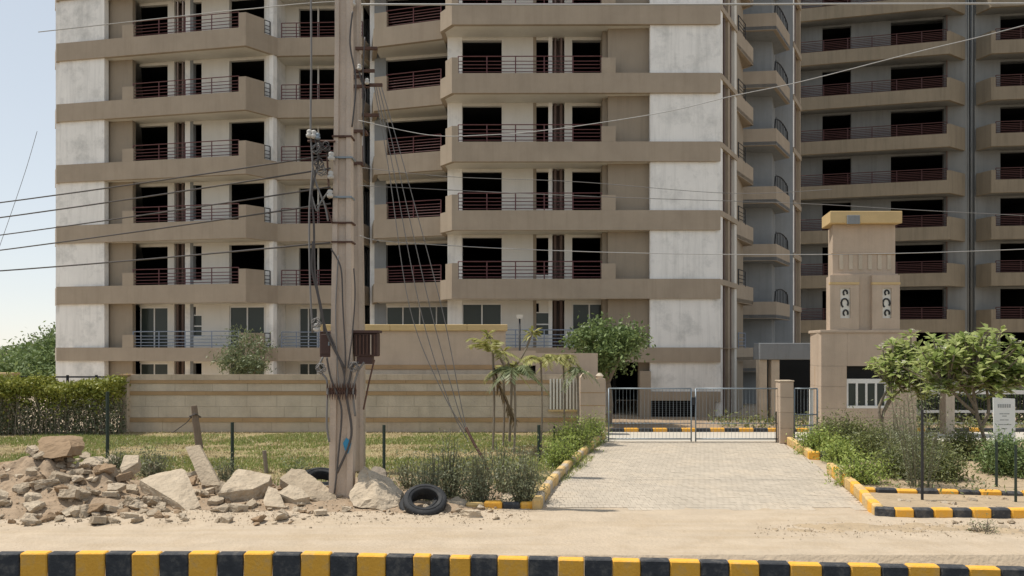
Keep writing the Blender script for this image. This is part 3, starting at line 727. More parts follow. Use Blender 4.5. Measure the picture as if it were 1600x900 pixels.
MB().box(X(1300, 26.7), X(1400, 26.7), 26.725, 26.8, Zp(397.5, 26.7), Zp(395.5, 26.7)).build('string_course', M['stonebrown'], gh)
# side pier beyond the gatehouse
pr = thing('stone_pier', 'plain beige stone pier standing right of the gatehouse behind the frangipani', 'pillar', (*P(1484, 27), 0))
MB().box(X(1478, 27), X(1492, 27), 27, 27.4, 0, Zp(604, 27)).build('shaft', M['stone2'], pr, bevel=.01)
MB().box(X(1476, 27), X(1494, 27), 26.96, 27.44, Zp(604, 27) + .002, Zp(601, 27)).build('cap', M['coping'], pr)

# ---------------------------------------------------------------- gate and pillar
gp = thing('gate_pillar', 'square flat-topped sandstone gate pillar right of the metal gate', 'pillar', (*P(1229, 24.4), 0))
Y = 24.3
for i in range(4):
    za, zb = 1.95 * i / 4 + .003, 1.95 * (i + 1) / 4 - .003
    MB().box(X(1219, Y), X(1240, Y), Y - random.uniform(0, .006), Y + .42, za, zb).build('stone_panel', M['gatehouse'], gp, bevel=.006)
MB().box(X(1218, Y), X(1241, Y), Y - .02, Y + .44, 1.952, 2.0).build('cap', M['stone'], gp, bevel=.01)
Y = 24.55; zt = 1.73; zb = .12
gate = thing('metal_gate', 'two-leaf grey tubular metal gate across the driveway', 'gate', (*P(1083, Y), 0))
def leaf(pa, pb):
    xa, xb = X(pa, Y), X(pb, Y)
    fr = MB(); r = .024
    fr.tube([(xa, Y, .03), (xa, Y, zt)], r, 6); fr.tube([(xb, Y, .03), (xb, Y, zt)], r, 6)
    fr.tube([(xa, Y, zt), (xb, Y, zt)], r, 6); fr.tube([(xa, Y, zb), (xb, Y, zb)], r, 6)
    fr.tube([(xa, Y, .62), (xb, Y, .62)], .014, 5)
    lf = fr.build('gate_leaf', M['galv'], gate, smooth=True)
    b = MB(); n = round((xb - xa) / .115)
    for i in range(1, n): x = xa + (xb - xa) * i / n; b.tube([(x, Y, zb), (x, Y, zt)], .0045, 4)
    b.build('bars', M['galv'], lf)
    return lf
leaf(951, 1080); leaf(1087, 1216)
MB().box(X(1081, Y), X(1086, Y), Y - .04, Y + .04, 1.2, 1.45).build('latch', M['dark'], gate)
MB().tube([(X(1212, Y), Y - .05, .02), (X(1212, Y), Y - .05, 1.0)], .02, 6).build('drop_bolt', M['dark'], gate)
sg = thing('side_gate', 'narrow grey metal wicket gate between pillar and gatehouse', 'gate', (*P(1258, Y), 0))
fr = MB(); xa, xb_ = X(1241, Y), X(1277, Y)
for z in (zt, .9, .55, .15): fr.tube([(xa, Y, z), (xb_, Y, z)], .022, 6)
for x in (xa, xb_): fr.tube([(x, Y, .03), (x, Y, zt)], .028, 6)
o = fr.build('gate_leaf', M['galv'], sg, smooth=True)
b = MB()
for i in range(1, 7): x = xa + (xb_ - xa) * i / 7; b.tube([(x, Y, .15), (x, Y, zt)], .007, 4)
b.build('bars', M['galv'], o)
MB().box(X(1266, Y), X(1271, Y), Y + .02, Y + .1, 0, 1.75).build('post', M['frame'], sg)

# ---------------------------------------------------------------- boundary wall
bw = thing('boundary_wall', 'low stone boundary wall banded in pale and brown courses', 'wall', (*P(560, 27.7), 0))
Y = 27.7; xa, xb_ = X(195, Y), X(906, Y)
MB().box(xa + .02, xb_, Y + .05, Y + .3, 0, 2.05).build('core', M['stone2'], bw)
courses = [(0, .36, 'stone', .0), (.36, .52, 'stonebrown', .03), (.52, .92, 'stone2', 0), (.92, 1.33, 'stone2', .0), (1.33, 1.47, 'stonebrown', .03), (1.47, 1.75, 'stone2', 0), (1.75, 1.87, 'stonebrown', .03), (1.87, 2.08, 'stone', .01)]
jx0, jx1 = X(860, Y), X(906, Y)
for ci, (za, zb, mm, pr_) in enumerate(courses):
    L = (2.6 if mm == 'stonebrown' else 1.25)
    x = xa - (L * .5 if ci % 2 else 0)
    while x < xb_:
        l = L * random.uniform(.85, 1.15); a, b = max(x, xa), min(x + l, xb_)
        if b - a > .05 and not (a > jx0 - .2 and .8 < zb < 1.9 and False):
            MB().box(a + .003, b - .003, Y - pr_ - random.uniform(0, .008), Y + .05, za + .003, zb - .003).build('stone_panel' if mm != 'stonebrown' else 'stone_strip', M[mm], bw)
        x += l
# carved white screen near the gate
sc = MB(); n = 9
zj0, zj1 = Zp(640, Y), Zp(592, Y)
MB().box(jx0, jx1, Y - .012 - .03, Y - .035, zj0, zj1).build('screen_back', M['tan_dark'], bw)
for i in range(n + 1):
    x = jx0 + (jx1 - jx0) * i / n; sc.box(x - .03, x + .03, Y - .1, Y - .043, zj0 + .012, zj1)
sc.build('carved_screen', M['jali'], bw)
MB().box(jx0 - .08, jx1 + .08, Y - .12, Y - .041, zj0 - .06, zj0 + .01).build('screen_ledge', M['coping'], bw)
# stepped end by the gate
pe = thing('wall_end_pier', 'rounded sandstone end pier of the boundary wall beside the gate', 'pillar', (*P(928, 27.3), 0))
Ye = 26.9
cr = [(X(907, Ye) + (X(946, Ye) - X(907, Ye)) * s, z) for s, z in ((0, 0), (1, 0), (1, Zp(592, Ye)), (.62, Zp(592, Ye)), (.55, Zp(584, Ye)), (.35, Zp(581, Ye)), (.12, Zp(584, Ye)), (0, Zp(590, Ye)))]
m_ = MB(); n = len(cr)
m_.add([(x, Ye, z) for x, z in cr] + [(x, Ye + .5, z) for x, z in cr], [tuple(range(n)), tuple(range(2 * n - 1, n - 1, -1))] + [(i, n + i, n + (i + 1) % n, (i + 1) % n) for i in range(n)])
m_.build('shaft', M['gatehouse'], pe)
for z in (.5, 1.0, 1.45): MB().box(X(907, Ye) - .004, X(946, Ye) + .004, Ye - .006, Ye + .1, z, z + .025).build('stone_joint', M['stonebrown'], pe)
gl = MB(); gl.hull([(X(938, Ye) + .13 * math.cos(a) * r, Ye + .25 + .13 * math.sin(a) * r, Zp(592, Ye) + z) for a in np.linspace(0, 6.28, 9) for r, z in ((.8, 0), (1.1, .1), (.4, .2))])
gl.build('finial', M['stone2'], pe)
# taller wall behind with ochre coping
uw = thing('raised_wall', 'taller plain beige wall with ochre coping rising behind the boundary wall', 'wall', (*P(670, 28.6), 0))
Yu = 28.6
MB().box(X(505, Yu), X(790, Yu), Yu, Yu + .4, 0, Zp(517, Yu)).build('face', M['gatehouse'], uw)
a_ = 501
for b_ in (610, 730, 793):
    MB().box(X(a_, Yu) + .004, X(b_, Yu) - .004, Yu - .1, Yu + .5, Zp(517, Yu) + .002, Zp(507, Yu)).build('coping_stone', M['coping'], uw, bevel=.015); a_ = b_
MB().box(X(565, Yu), X(790, Yu), Yu - .04, Yu, Zp(577, Yu), Zp(570, Yu)).build('stone_strip', M['stonebrown'], uw)
MB().box(X(505, Yu), X(790, Yu), Yu - .015, Yu, Zp(589, Yu), Zp(578, Yu)).build('stone_panel', M['stone2'], uw)
rw = thing('low_rear_wall', 'pinkish low wall with a dark barred opening, behind the young palms', 'wall', (*P(860, 28.4), 0))
Yr = 28.4
mm_ = MB(); mm_.box(X(791, Yr), X(793, Yr), Yr, Yr + .3, 0, Zp(548, Yr)); mm_.box(X(837, Yr), X(934, Yr), Yr, Yr + .3, 0, Zp(552, Yr)); mm_.box(X(793, Yr), X(837, Yr), Yr, Yr + .3, Zp(571, Yr), Zp(548, Yr)); mm_.box(X(793, Yr), X(837, Yr), Yr, Yr + .3, 0, Zp(592, Yr))
mm_.build('face', M['gatehouse'], rw)
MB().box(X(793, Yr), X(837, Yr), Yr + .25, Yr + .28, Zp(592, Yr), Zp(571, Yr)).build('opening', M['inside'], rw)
for px in (802, 811, 820): MB().box(X(px, Yr), X(px + 2, Yr), Yr + .02, Yr + .06, Zp(592, Yr), Zp(571, Yr)).build('window_bar', M['frame'], rw)
# lamp post behind the wall
lp_ = thing('lamp_post', 'short post lamp with a white square head behind the raised wall', 'lamp post', (*P(812, 31), 0))
MB().tube([(X(812, 31), 31, 0), (X(812, 31), 31, Zp(498, 31))], [.05, .035], 8).build('post', M['dark'], lp_, smooth=True)
MB().hull([(X(812, 31) + a, 31 + b, Zp(498, 31) + c) for a, b, c in ((-.1, -.1, 0), (.1, -.1, 0), (.1, .1, 0), (-.1, .1, 0), (-.14, -.14, .16), (.14, -.14, .16), (.14, .14, .16), (-.14, .14, .16))]).build('lamp_head', M['jali'], lp_)
# fence and pillar behind the hedge, far left
hf = thing('hedge_fence', 'dark rail fence behind the clipped hedge at far left', 'fence', (*P(90, 29), 0))
f_ = MB(); Yh = 29
for z in (Zp(589, Yh), Zp(601, Yh)): f_.box(X(-30, Yh), X(195, Yh), Yh, Yh + .04, z - .03, z + .03)
f_.build('rail', M['dark'], hf)
for px in range(-30, 200, 45): MB().box(X(px, Yh) - .03, X(px, Yh) + .03, Yh - .02, Yh + .07, 0, Zp(586, Yh)).build('post', M['dark'], hf)
lp2 = thing('stone_pier', 'square beige pier at the far left end of the hedge', 'pillar', (*P(2, 28.6), 0))
MB().box(X(-14, 28.6), X(11, 28.6), 28.6, 29.2, 0, Zp(587, 28.6)).build('shaft', M['stone2'], lp2, bevel=.01)
MB().box(X(-17, 28.6), X(14, 28.6), 28.55, 29.25, Zp(587, 28.6) + .002, Zp(583, 28.6)).build('cap', M['coping'], lp2)
we = thing('wall_end_pier', 'slim beige pier where the hedge meets the boundary wall', 'pillar', (*P(190, 27.6), 0))
MB().box(X(187, 27.5), X(199, 27.5), 27.5, 27.95, 0, Zp(588, 27.5)).build('shaft', M['stone'], we, bevel=.01)
MB().box(X(186, 27.5), X(200, 27.5), 27.47, 27.98, Zp(588, 27.5) + .002, Zp(585, 27.5)).build('cap', M['stonebrown'], we)
# perimeter rail before the right tower
pf = thing('perimeter_fence', 'dark bar fence with a white top rail behind the sign', 'fence', (*P(1540, 30.5), 0))
Yf = 30.5
MB().box(X(1440, Yf), X(1700, Yf), Yf, Yf + .06, Zp(616, Yf), Zp(610, Yf)).build('top_rail', M['frame'], pf)
MB().box(X(1440, Yf), X(1700, Yf), Yf, Yf + .05, Zp(645, Yf), Zp(641, Yf)).build('mid_rail', M['frame'], pf)
MB().box(X(1440, Yf), X(1700, Yf), Yf, Yf + .05, Zp(663, Yf), Zp(660, Yf)).build('low_rail', M['frame'], pf)
b = MB()
for i in range(50): x = X(1441, Yf) + i * .13; b.box(x - .015, x + .015, Yf + .012, Yf + .04, .03, Zp(616, Yf))
b.build('bars', M['dark'], pf)

# ---------------------------------------------------------------- utility poles
def taper(pts, dep, m, name, parent, flange=True):
    """pts: list of (pxl, pxr, py) at depth Y0; a tapering H-section concrete pole"""
    mb = MB(); rows = []
    for pxl, pxr, py, Y in pts:
        a, b, z = X(pxl, Y), X(pxr, Y), Zp(py, Y); w = b - a; fl = w * .26; dd = dep
        rows.append([(a, Y), (a + fl, Y), (a + fl * 1.15, Y + .05), (b - fl * 1.15, Y + .05), (b - fl, Y), (b, Y), (b, Y + dd), (a, Y + dd)] if flange else [(a, Y), (b, Y), (b, Y + dd), (a, Y + dd)])
        rows[-1] = [(x, y, z) for x, y in rows[-1]]
    n = len(rows[0]); v = [p for r in rows for p in r]
    f = [tuple(range(n)), tuple(range(len(v) - 1, len(v) - n - 1, -1))]
    for i in range(len(rows) - 1):
        for k in range(n): f.append((i * n + k, (i + 1) * n + k, (i + 1) * n + (k + 1) % n, i * n + (k + 1) % n))
    bm_ = mb.add(v, f)
    o = bm_.build(name, m, parent)
    bm = bmesh.new(); bm.from_mesh(o.data); bmesh.ops.recalc_face_normals(bm, faces=bm.faces[:]); bm.to_mesh(o.data); bm.free()
    return o
Y1, Y2 = 14.9, 18.6
p1 = thing('utility_pole', 'tall front concrete utility pole hung with cables, blue paint daub near its foot', 'utility pole', (*P(532, Y1), 0))
taper([(513, 551, 800, Y1), (514, 551, 740, Y1), (515, 553, 640, Y1), (517, 549, 500, Y1), (521, 548, 250, Y1), (523, 548, 60, Y1), (523, 546, -150, Y1)], .26, M['pole'], 'shaft', p1)
p2 = thing('utility_pole', 'rear concrete utility pole standing close behind the front one, holding crossarms', 'utility pole', (*P(557, Y2), 0))
taper([(545, 568, 737, Y2), (545, 568, 600, Y2), (544, 566, 420, Y2), (545, 562, 200, Y2), (546, 561, 0, Y2), (546, 560, -120, Y2)], .26, M['pole2'], 'shaft', p2)
def clampband(p, px0, px1, py, Y, m='rust', h=.07):
    MB().box(X(px0, Y), X(px1, Y), Y - .025, Y + .3, Zp(py, Y) - h / 2, Zp(py, Y) + h / 2).build('clamp', M[m], p)
for px0, px1, py in ((519, 550, 213), (520, 551, 246), (518, 551, 348), (518, 551, 378), (519, 550, 308)): clampband(p1, px0, px1, py, Y1, 'rust' if py not in (246, 308) else 'galv', .032)
for px0, px1, py in ((541, 566, 255), (542, 566, 120), (542, 572, 205)): clampband(p2, px0, px1, py, Y2)
# anti-climb clamp with spikes
sp = MB(); sp.box(X(511, Y1), X(557, Y1), Y1 - .05, Y1 - .02, Zp(616, Y1), Zp(606, Y1))
for i in range(12):
    px = 512 + i * 4; z = Zp(611, Y1)
    for s in (-1, 1): sp.tube([(X(px, Y1), Y1 - .04, z), (X(px + 2, Y1), Y1 - .14, z + s * .16)], [.022, .004], 4)
sp.build('spiked_collar', M['rust'], p1)
MB().hull([(X(a, Y1), Y1 - .014 + d, Zp(b_, Y1)) for a, b_ in ((541, 684), (546, 688), (549, 692), (547, 700), (544, 709), (539, 703), (536, 692)) for d in (0, .02)]).build('paint_daub', M['blue'], p1)
# foot bracket of dark stay on the side
MB().tube([W(585, 562, Y1), W(576, 600, Y1), W(568, 640, Y1)], .018, 5).build('stay_rod', M['rust'], p1)
# switch boxes
sb = thing('switch_box', 'dark brown metal switch box fixed left of the front pole', 'switch box', W(509, 560, Y1))
MB().box(X(499, Y1), X(518, Y1), Y1 + .02, Y1 + .3, Zp(558, Y1), Zp(517, Y1)).build('casing', M['boxmetal'], sb, bevel=.012)
MB().box(X(501, Y1), X(516, Y1), Y1 + .0, Y1 + .02, Zp(553, Y1), Zp(522, Y1)).build('door', M['boxmetal'], sb, bevel=.006)
MB().box(X(513, Y1), X(515, Y1), Y1 - .02, Y1, Zp(540, Y1), Zp(534, Y1)).build('handle', M['galv'], sb)
sb = thing('switch_box', 'larger dark ribbed metal box fixed right of the front pole', 'switch box', W(573, 560, Y1))
MB().box(X(552, Y1), X(589, Y1), Y1 + .05, Y1 + .35, Zp(557, Y1), Zp(520, Y1)).build('casing', M['boxmetal'], sb, bevel=.012)
for i in range(6): px = 556 + i * 5.6; MB().box(X(px, Y1), X(px + 1.6, Y1), Y1 - .0, Y1 + .048, Zp(554, Y1), Zp(523, Y1)).build('rib', M['rust'] if i != 4 else M['pole2'], sb)
MB().box(X(550, Y1), X(592, Y1), Y1 - .02, Y1 + .38, Zp(520, Y1), Zp(516, Y1)).build('hood', M['boxmetal'], sb)
MB().prism([(X(556, Y1), Y1 + .08), (X(580, Y1), Y1 + .08), (X(580, Y1), Y1 + .3), (X(556, Y1), Y1 + .3)], Zp(569, Y1), Zp(557.2, Y1)).build('gland_plate', M['boxmetal'], sb)
# crossarms and insulators
for px0, px1, py, Y in ((556, 590, 77, Y2), (552, 586, 112, Y2), (546, 578, 136, Y2), (572, 598, 134, Y2), (566, 594, 181, Y2)):
    MB().box(X(px0, Y), X(px1, Y), Y - .08, Y - .02, Zp(py, Y) - .035, Zp(py, Y) + .035).build('crossarm', M['rust'], p2)
def insulator(p, px, py, Y, s=1.):
    z = Zp(py, Y); b = MB(); x = X(px, Y)
    prof = [(-.07, .03), (-.05, .055), (-.01, .06), (.0, .035), (.03, .05), (.06, .045), (.075, .02)]
    b.tube([(x, Y - .12, z + a * s) for a, _ in prof], [r * s for _, r in prof], 8)
    b.build('insulator', M['galv'] if s < 1 else M['porcelain'], p, smooth=True)
for px, py, Y, p, s in ((486, 212, Y1, p1, 1.1), (493, 213, Y1, p1, 1.1), (499, 216, Y1, p1, .9), (520, 247, Y1, p1, 1.2), (519, 276, Y1, p1, 1.1), (518, 305, Y1, p1, 1.1), (497, 512, Y1, p1, 1.1), (553, 8, Y2, p2, 1.2), (563, 108, Y2, p2, 1.0), (575, 130, Y2, p2, 1.)): insulator(p, px, py, Y, s)
MB().tube([W(482, 222, Y1) + Vector((0, -.06, 0)), W(525, 222, Y1) + Vector((0, -.06, 0))], .025, 5).build('bracket_arm', M['rust'], p1)
MB().tube([W(512, 240, Y1) + Vector((0, -.06, 0)), W(516, 312, Y1) + Vector((0, -.06, 0))], .02, 5).build('bracket_arm', M['rust'], p1)
MB().tube([W(508, 318, Y1) + Vector((0, -.06, 0)), W(520, 348, Y1) + Vector((0, -.06, 0))], .02, 5).build('bracket_arm', M['rust'], p1)
# cables running down the pole
def smooth_pts(pts, n=6):
    out = []
    P_ = [pts[0]] + list(pts) + [pts[-1]]
    for i in range(1, len(P_) - 2):
        a, b, c, d = P_[i - 1], P_[i], P_[i + 1], P_[i + 2]
        for k in range(n):
            t = k / n
            out.append(.5 * ((2 * b) + (c - a) * t + (2 * a - 5 * b + 4 * c - d) * t * t + (3 * b - a - 3 * c + d) * t ** 3))
    out.append(P_[-2]); return out
def cable(parent, pts, r, m, name='cable', dy=-.07):
    return MB().tube(smooth_pts([W(*p) + Vector((0, dy, 0)) for p in pts]), r, 5).build(name, M[m], parent, smooth=True)
for pts, r, m in (
    ([(487, -40, Y1), (488, 90, Y1), (487, 205, Y1), (490, 262, Y1), (485, 330, Y1), (486, 440, Y1), (490, 520, Y1)], .02, 'cable'),
    ([(492, 212, Y1), (499, 250, Y1), (489, 300, Y1), (492, 350, Y1), (494, 430, Y1), (505, 490, Y1), (508, 520, Y1)], .022, 'cable_dark'),
    ([(497, 220, Y1), (510, 234, Y1), (520, 243, Y1)], .022, 'cable_dark'),
    ([(490, 262, Y1), (497, 292, Y1), (509, 322, Y1), (514, 346, Y1)], .02, 'cable'),
    ([(487, 300, Y1), (496, 330, Y1), (502, 318, Y1), (515, 300, Y1)], .018, 'cable'),
    ([(491, 378, Y1), (489, 420, Y1), (497, 455, Y1), (512, 520, Y1), (540, 575, Y1)], .025, 'cable_dark'),
    ([(519, 390, Y1), (534, 420, Y1), (537, 480, Y1), (541, 560, Y1), (538, 606, Y1)], .016, 'cable_dark'),
    ([(506, 558, Y1), (499, 575, Y1), (505, 584, Y1), (513, 600, Y1), (512, 660, Y1), (516, 690, Y1)], .022, 'cable'),
    ([(512, 558, Y1), (517, 585, Y1), (524, 606, Y1), (535, 640, Y1), (531, 700, Y1), (524, 770, Y1)], .02, 'cable_dark'),
    ([(562, 566, Y1), (552, 572, Y1), (548, 590, Y1), (543, 620, Y1), (550, 680, Y1), (528, 738, Y1)], .025, 'cable_dark'),
    ([(570, 566, Y1), (560, 582, Y1), (553, 612, Y1), (556, 650, Y1)], .022, 'cable'),
    ([(515, 520, Y1), (524, 540, Y1), (538, 580, Y1), (540, 606, Y1)], .018, 'cable_dark'),
    ([(530, 400, Y1), (526, 480, Y1), (528, 560, Y1), (531, 606, Y1)], .014, 'cable'),
    ([(554, 420, Y1), (556, 460, Y1), (552, 520, Y1), (545, 575, Y1)], .014, 'cable_dark'),
    ([(551, 200, Y1), (557, 130, Y1), (548, 70, Y1), (552, 20, Y1)], .018, 'cable_dark')):
    cable(p1, pts, r, m)
for cx_, cy_, m in ((504, 575, 'cable'), (555, 573, 'cable'), (497, 236, 'cable'), (505, 270, 'cable'), (497, 505, 'cable'), (511, 232, 'cable_dark'), (501, 258, 'cable_dark')):
    b = MB(); a = np.linspace(0, 15, 40); b.tube([(X(cx_ + (6 + 2 * math.sin(2.3 * t_)) * math.cos(t_), Y1), Y1 - .1 - .006 * t_, Zp(cy_ + (5 + 3 * math.sin(1.7 * t_ + 1)) * math.sin(t_), Y1)) for t_ in a], .011, 4)
    b.build('cable_loop', M[m], p1, smooth=True)
for pts in ([(571, 60, Y2), (568, 120, Y2), (569, 200, Y2), (570, 260, Y2)], [(562, 112, Y2), (566, 130, Y2), (572, 150, Y2), (567, 182, Y2)]): cable(p2, pts, .02, 'cable_dark')

# ---------------------------------------------------------------- overhead wires and stays
def wire(label, pts, r, m, group=None, name='overhead_wire'):
    o = MB().tube(smooth_pts([W(*p) for p in pts], 8), r, 5).build(name, M[m], smooth=True)
    return tag(o, label, 'wire', group)
def leftwire(label, ya, yb, r, sag=4):
    zA = Zp(ya, Y1); Yb = (zA - CH) * F / (HZ - yb)
    pts = []
    for t_ in np.linspace(0, 1, 7):
        px = 516 + (-130 - 516) * t_
        # straight in space between the two ends
        a = W(516, ya, Y1 - .1); b = W(-130, yb, Yb); p = a + (b - a) * t_; p.z -= sag * .01 * 4 * t_ * (1 - t_)
        pts.append(p)
    o = MB().tube(pts, r, 5).build('overhead_wire', M['cable_dark'], smooth=True); tag(o, label, 'wire', 'wires running off left from the pole')
leftwire('topmost of the five dark wires running left from the pole', 242, 333, .017)
leftwire('second from top of the five dark wires running left from the pole', 263, 357, .018)
leftwire('middle of the five dark wires running left from the pole', 292, 384, .016)
leftwire('second from bottom of the five dark wires running left from the pole', 318, 407, .018)
leftwire('lowest of the five dark wires running left from the pole', 379, 432, .018)
wire('thick pale wire running level across the top right corner', [(560, 7, 26), (880, 7.5, 26), (1250, 6.5, 26), (1640, 5.5, 26)], .036, 'cable_light')
wire('pale sagging wire rising from the pole to the right edge over the tower', [(560, 188, 18.4), (670, 211, 18), (760, 211, 17.5), (840, 205, 17), (950, 190, 16.5), (1050, 173, 16), (1145, 150, 15.5), (1250, 128, 15), (1430, 82, 14), (1530, 58, 13.5), (1660, 24, 13)], .009, 'cable_light')
wire('thin lower wire crossing level in front of the gatehouse turret', [(562, 368, 18.5), (613, 378, 18.5), (850, 391, 18), (1123, 397.5, 18), (1400, 396, 18), (1660, 387, 18)], .009, 'cable_light')
wire('faint thin wire crossing just above the turret cap to the right edge', [(562, 290, 18.5), (900, 306, 18), (1250, 318, 18), (1410, 327, 18), (1660, 340, 18)], .008, 'cable')
wire('pale wire climbing left across the top floors from the pole', [(545, 1, 18.4), (470, 6, 18.5), (400, 13, 18.7), (330, 20, 19), (60, 50, 20)], .012, 'cable_light')
wire('faint wire over the third balcony row right of the pole', [(566, 262, 18.4), (700, 276, 18), (900, 284, 18), (1140, 302, 18), (1300, 296, 18)], .007, 'cable')
for i, (lab, pts) in enumerate((
    ('leftmost thin stay wire slanting from the rear pole to the ground', [(585, 136, 18.5), (607, 262, 18.4), (640, 480, 18.3), (690, 610, 18.1), (729, 676, 18)]),
    ('second thin stay wire from the left slanting down from the rear pole', [(588, 136, 18.5), (614, 262, 18.4), (656, 480, 18.3), (702, 630, 18.1), (732, 690, 18)]),
    ('third thin stay wire from the left slanting down from the rear pole', [(592, 136, 18.5), (622, 262, 18.4), (672, 480, 18.3), (713, 630, 18.1), (730, 676, 18)]),
    ('rightmost thin stay wire slanting down from the rear pole', [(596, 136, 18.5), (632, 262, 18.4), (690, 480, 18.3), (720, 630, 18.1), (729, 672, 18)]))):
    wire(lab, pts, .011, 'cable', 'stay wires of the rear pole', 'stay_wire')
wire('short dark anchor rod joining the stay wires to the ground among bushes', [(728, 668, 18), (740, 692, 17.8), (757, 722, 17.6), (768, 748, 17.5)], .035, 'rust', name='anchor_rod')
wire('thin dark line hanging against the sky at far left', [(58, 205, 25), (42, 260, 25), (22, 320, 25), (-6, 400, 25)], .008, 'cable')

# ---------------------------------------------------------------- rubble
mb = MB(); gx = np.arange(-14.5, -.2, .06); gy = np.arange(13.2, 18.0, .06)
mb.v = [(x, y, mound_h(x, y) + .02) for y in gy for x in gx]; n = len(gx)
mb.f = [(j * n + i, j * n + i + 1, (j + 1) * n + i + 1, (j + 1) * n + i) for j in range(len(gy) - 1) for i in range(n - 1)]
tag(mb.build('dirt_mound', M['dirt'], smooth=True), 'heap of brown earth among the rubble', kind='structure')
def top_h(x, y): return max(0, mound_h(x, y) + .02)
def slab(name, label, top, drop, m, cat, back=.12, rough=.03, group=None):
    pts = [W(*p) for p in top]
    base = sum(pts, Vector()) / len(pts)
    q = pts + [p + Vector((0, back, -drop)) * random.uniform(.8, 1.15) for p in pts]
    o = MB().hull(q).build(name, M[m], loc=(base.x, base.y, min(p.z for p in q)), rough=rough)
    return tag(o, label, cat, group)
slab('concrete_slab', 'large pale four-sided concrete slab tilted forward with dark broken left edge', [(218, 750, 14.9), (234, 743, 15.25), (284, 732, 15.5), (290, 735, 15.4), (313, 790, 14.35), (294, 800, 14.1), (277, 785, 14.25), (252, 769, 14.55)], .22, 'rubble', 'concrete slab', .04, .02)
slab('concrete_chunk', 'thick pale concrete block with ledged top right of the big slab', [(372, 732, 15.6), (424, 742, 15.5), (420, 752, 15.2), (395, 764, 14.9), (343, 766, 14.7), (355, 750, 15.1), (340, 771, 14.65)], .27, 'rubble', 'concrete chunk', .1, .035)
slab('concrete_chunk', 'long rounded concrete boulder leaning against the foot of the pole', [(456, 733, 15.5), (476, 735, 15.5), (437, 748, 15.3), (500, 752, 15.15), (522, 772, 14.9), (534, 792, 14.7), (486, 780, 14.7)], .24, 'rubble2', 'boulder', .1, .04)
slab('concrete_chunk', 'small angular boulder lying below the long one by the pole', [(452, 757, 14.85), (434, 770, 14.65), (470, 763, 14.8), (484, 776, 14.55), (460, 781, 14.45)], .22, 'rubble', 'boulder', .06, .03)
slab('concrete_slab', 'flat cream concrete flake between two boulders left of the pole', [(420, 760, 14.8), (411, 780, 14.4), (414, 790, 14.2), (446, 793, 14.2), (440, 778, 14.5), (432, 764, 14.8)], .14, 'rubble', 'concrete slab', .1, .02)
slab('concrete_chunk', 'big pointed pale boulder between the pole and the tyre', [(568, 728, 15.0), (574, 731, 15.0), (545, 774, 14.5), (552, 790, 14.25), (598, 797, 14.1), (624, 790, 14.3), (628, 768, 14.7), (610, 748, 15.0), (585, 752, 14.6), (590, 775, 14.25)], .12, 'rubble', 'boulder', .3, .06)
slab('concrete_slab', 'narrow grey concrete plank leaning upright behind the big slab', [(289, 698, 16.7), (311, 695, 16.75), (343, 755, 15.9), (316, 758, 15.9)], .02, 'rubble2', 'concrete plank', .1, .012)
slab('rock', 'brown rounded rock balanced on top of the earth heap', [(58, 690, 15.8), (66, 684, 16.0), (90, 681, 16.0), (108, 685, 15.8), (111, 698, 15.5), (104, 712, 15.3), (80, 716, 15.3), (60, 713, 15.4)], .05, 'rock_brown', 'rock', .6, .05)
slab('concrete_chunk', 'wedge-shaped pale chunk with dark underside right of the earth heap', [(195, 711, 16.3), (217, 711, 16.4), (216, 722, 16.1), (190, 738, 15.8), (187, 730, 15.9)], .2, 'rubble', 'concrete chunk', .1, .025)
slab('concrete_chunk', 'low grey block cut off by the left edge of the ground rubble', [(-8, 806, 13.9), (22, 803, 13.9), (30, 815, 13.6), (26, 826, 13.35), (-6, 828, 13.3)], .14, 'rubble2', 'concrete chunk', .1, .025)
slab('concrete_chunk', 'pale flat-topped brick-like chunk midway up the earth heap', [(57, 777, 14.6), (90, 774, 14.7), (94, 781, 14.5), (60, 785, 14.4)], .13, 'rubble', 'concrete chunk', .05, .02)
slab('concrete_slab', 'thin broken flag lying flat below the big slab', [(221, 800, 14.1), (262, 795, 14.3), (264, 806, 13.95), (252, 813, 13.7), (226, 809, 13.8)], .09, 'rubble2', 'concrete slab', .03, .015)
slab('concrete_chunk', 'squat pale lump between the tyre and the short kerb', [(700, 782, 14.5), (716, 775, 14.7), (728, 784, 14.5), (726, 800, 14.05), (706, 804, 13.95)], .22, 'rubble2', 'concrete chunk', .1, .04)
slab('concrete_slab', 'yellow stained broken kerb piece lying in front of the bushes', [(738, 788, 14.5), (756, 785, 14.6), (788, 800, 14.1), (772, 804, 14.0), (742, 796, 14.2)], .10, 'yellow_worn', 'kerb piece', .05, .02)
slab('concrete_slab', 'pale flat flake lying on the sand below the yellow kerb piece', [(727, 814, 13.55), (750, 812, 13.6), (758, 819, 13.4), (733, 824, 13.25)], .06, 'rubble', 'concrete slab', .04, .012)
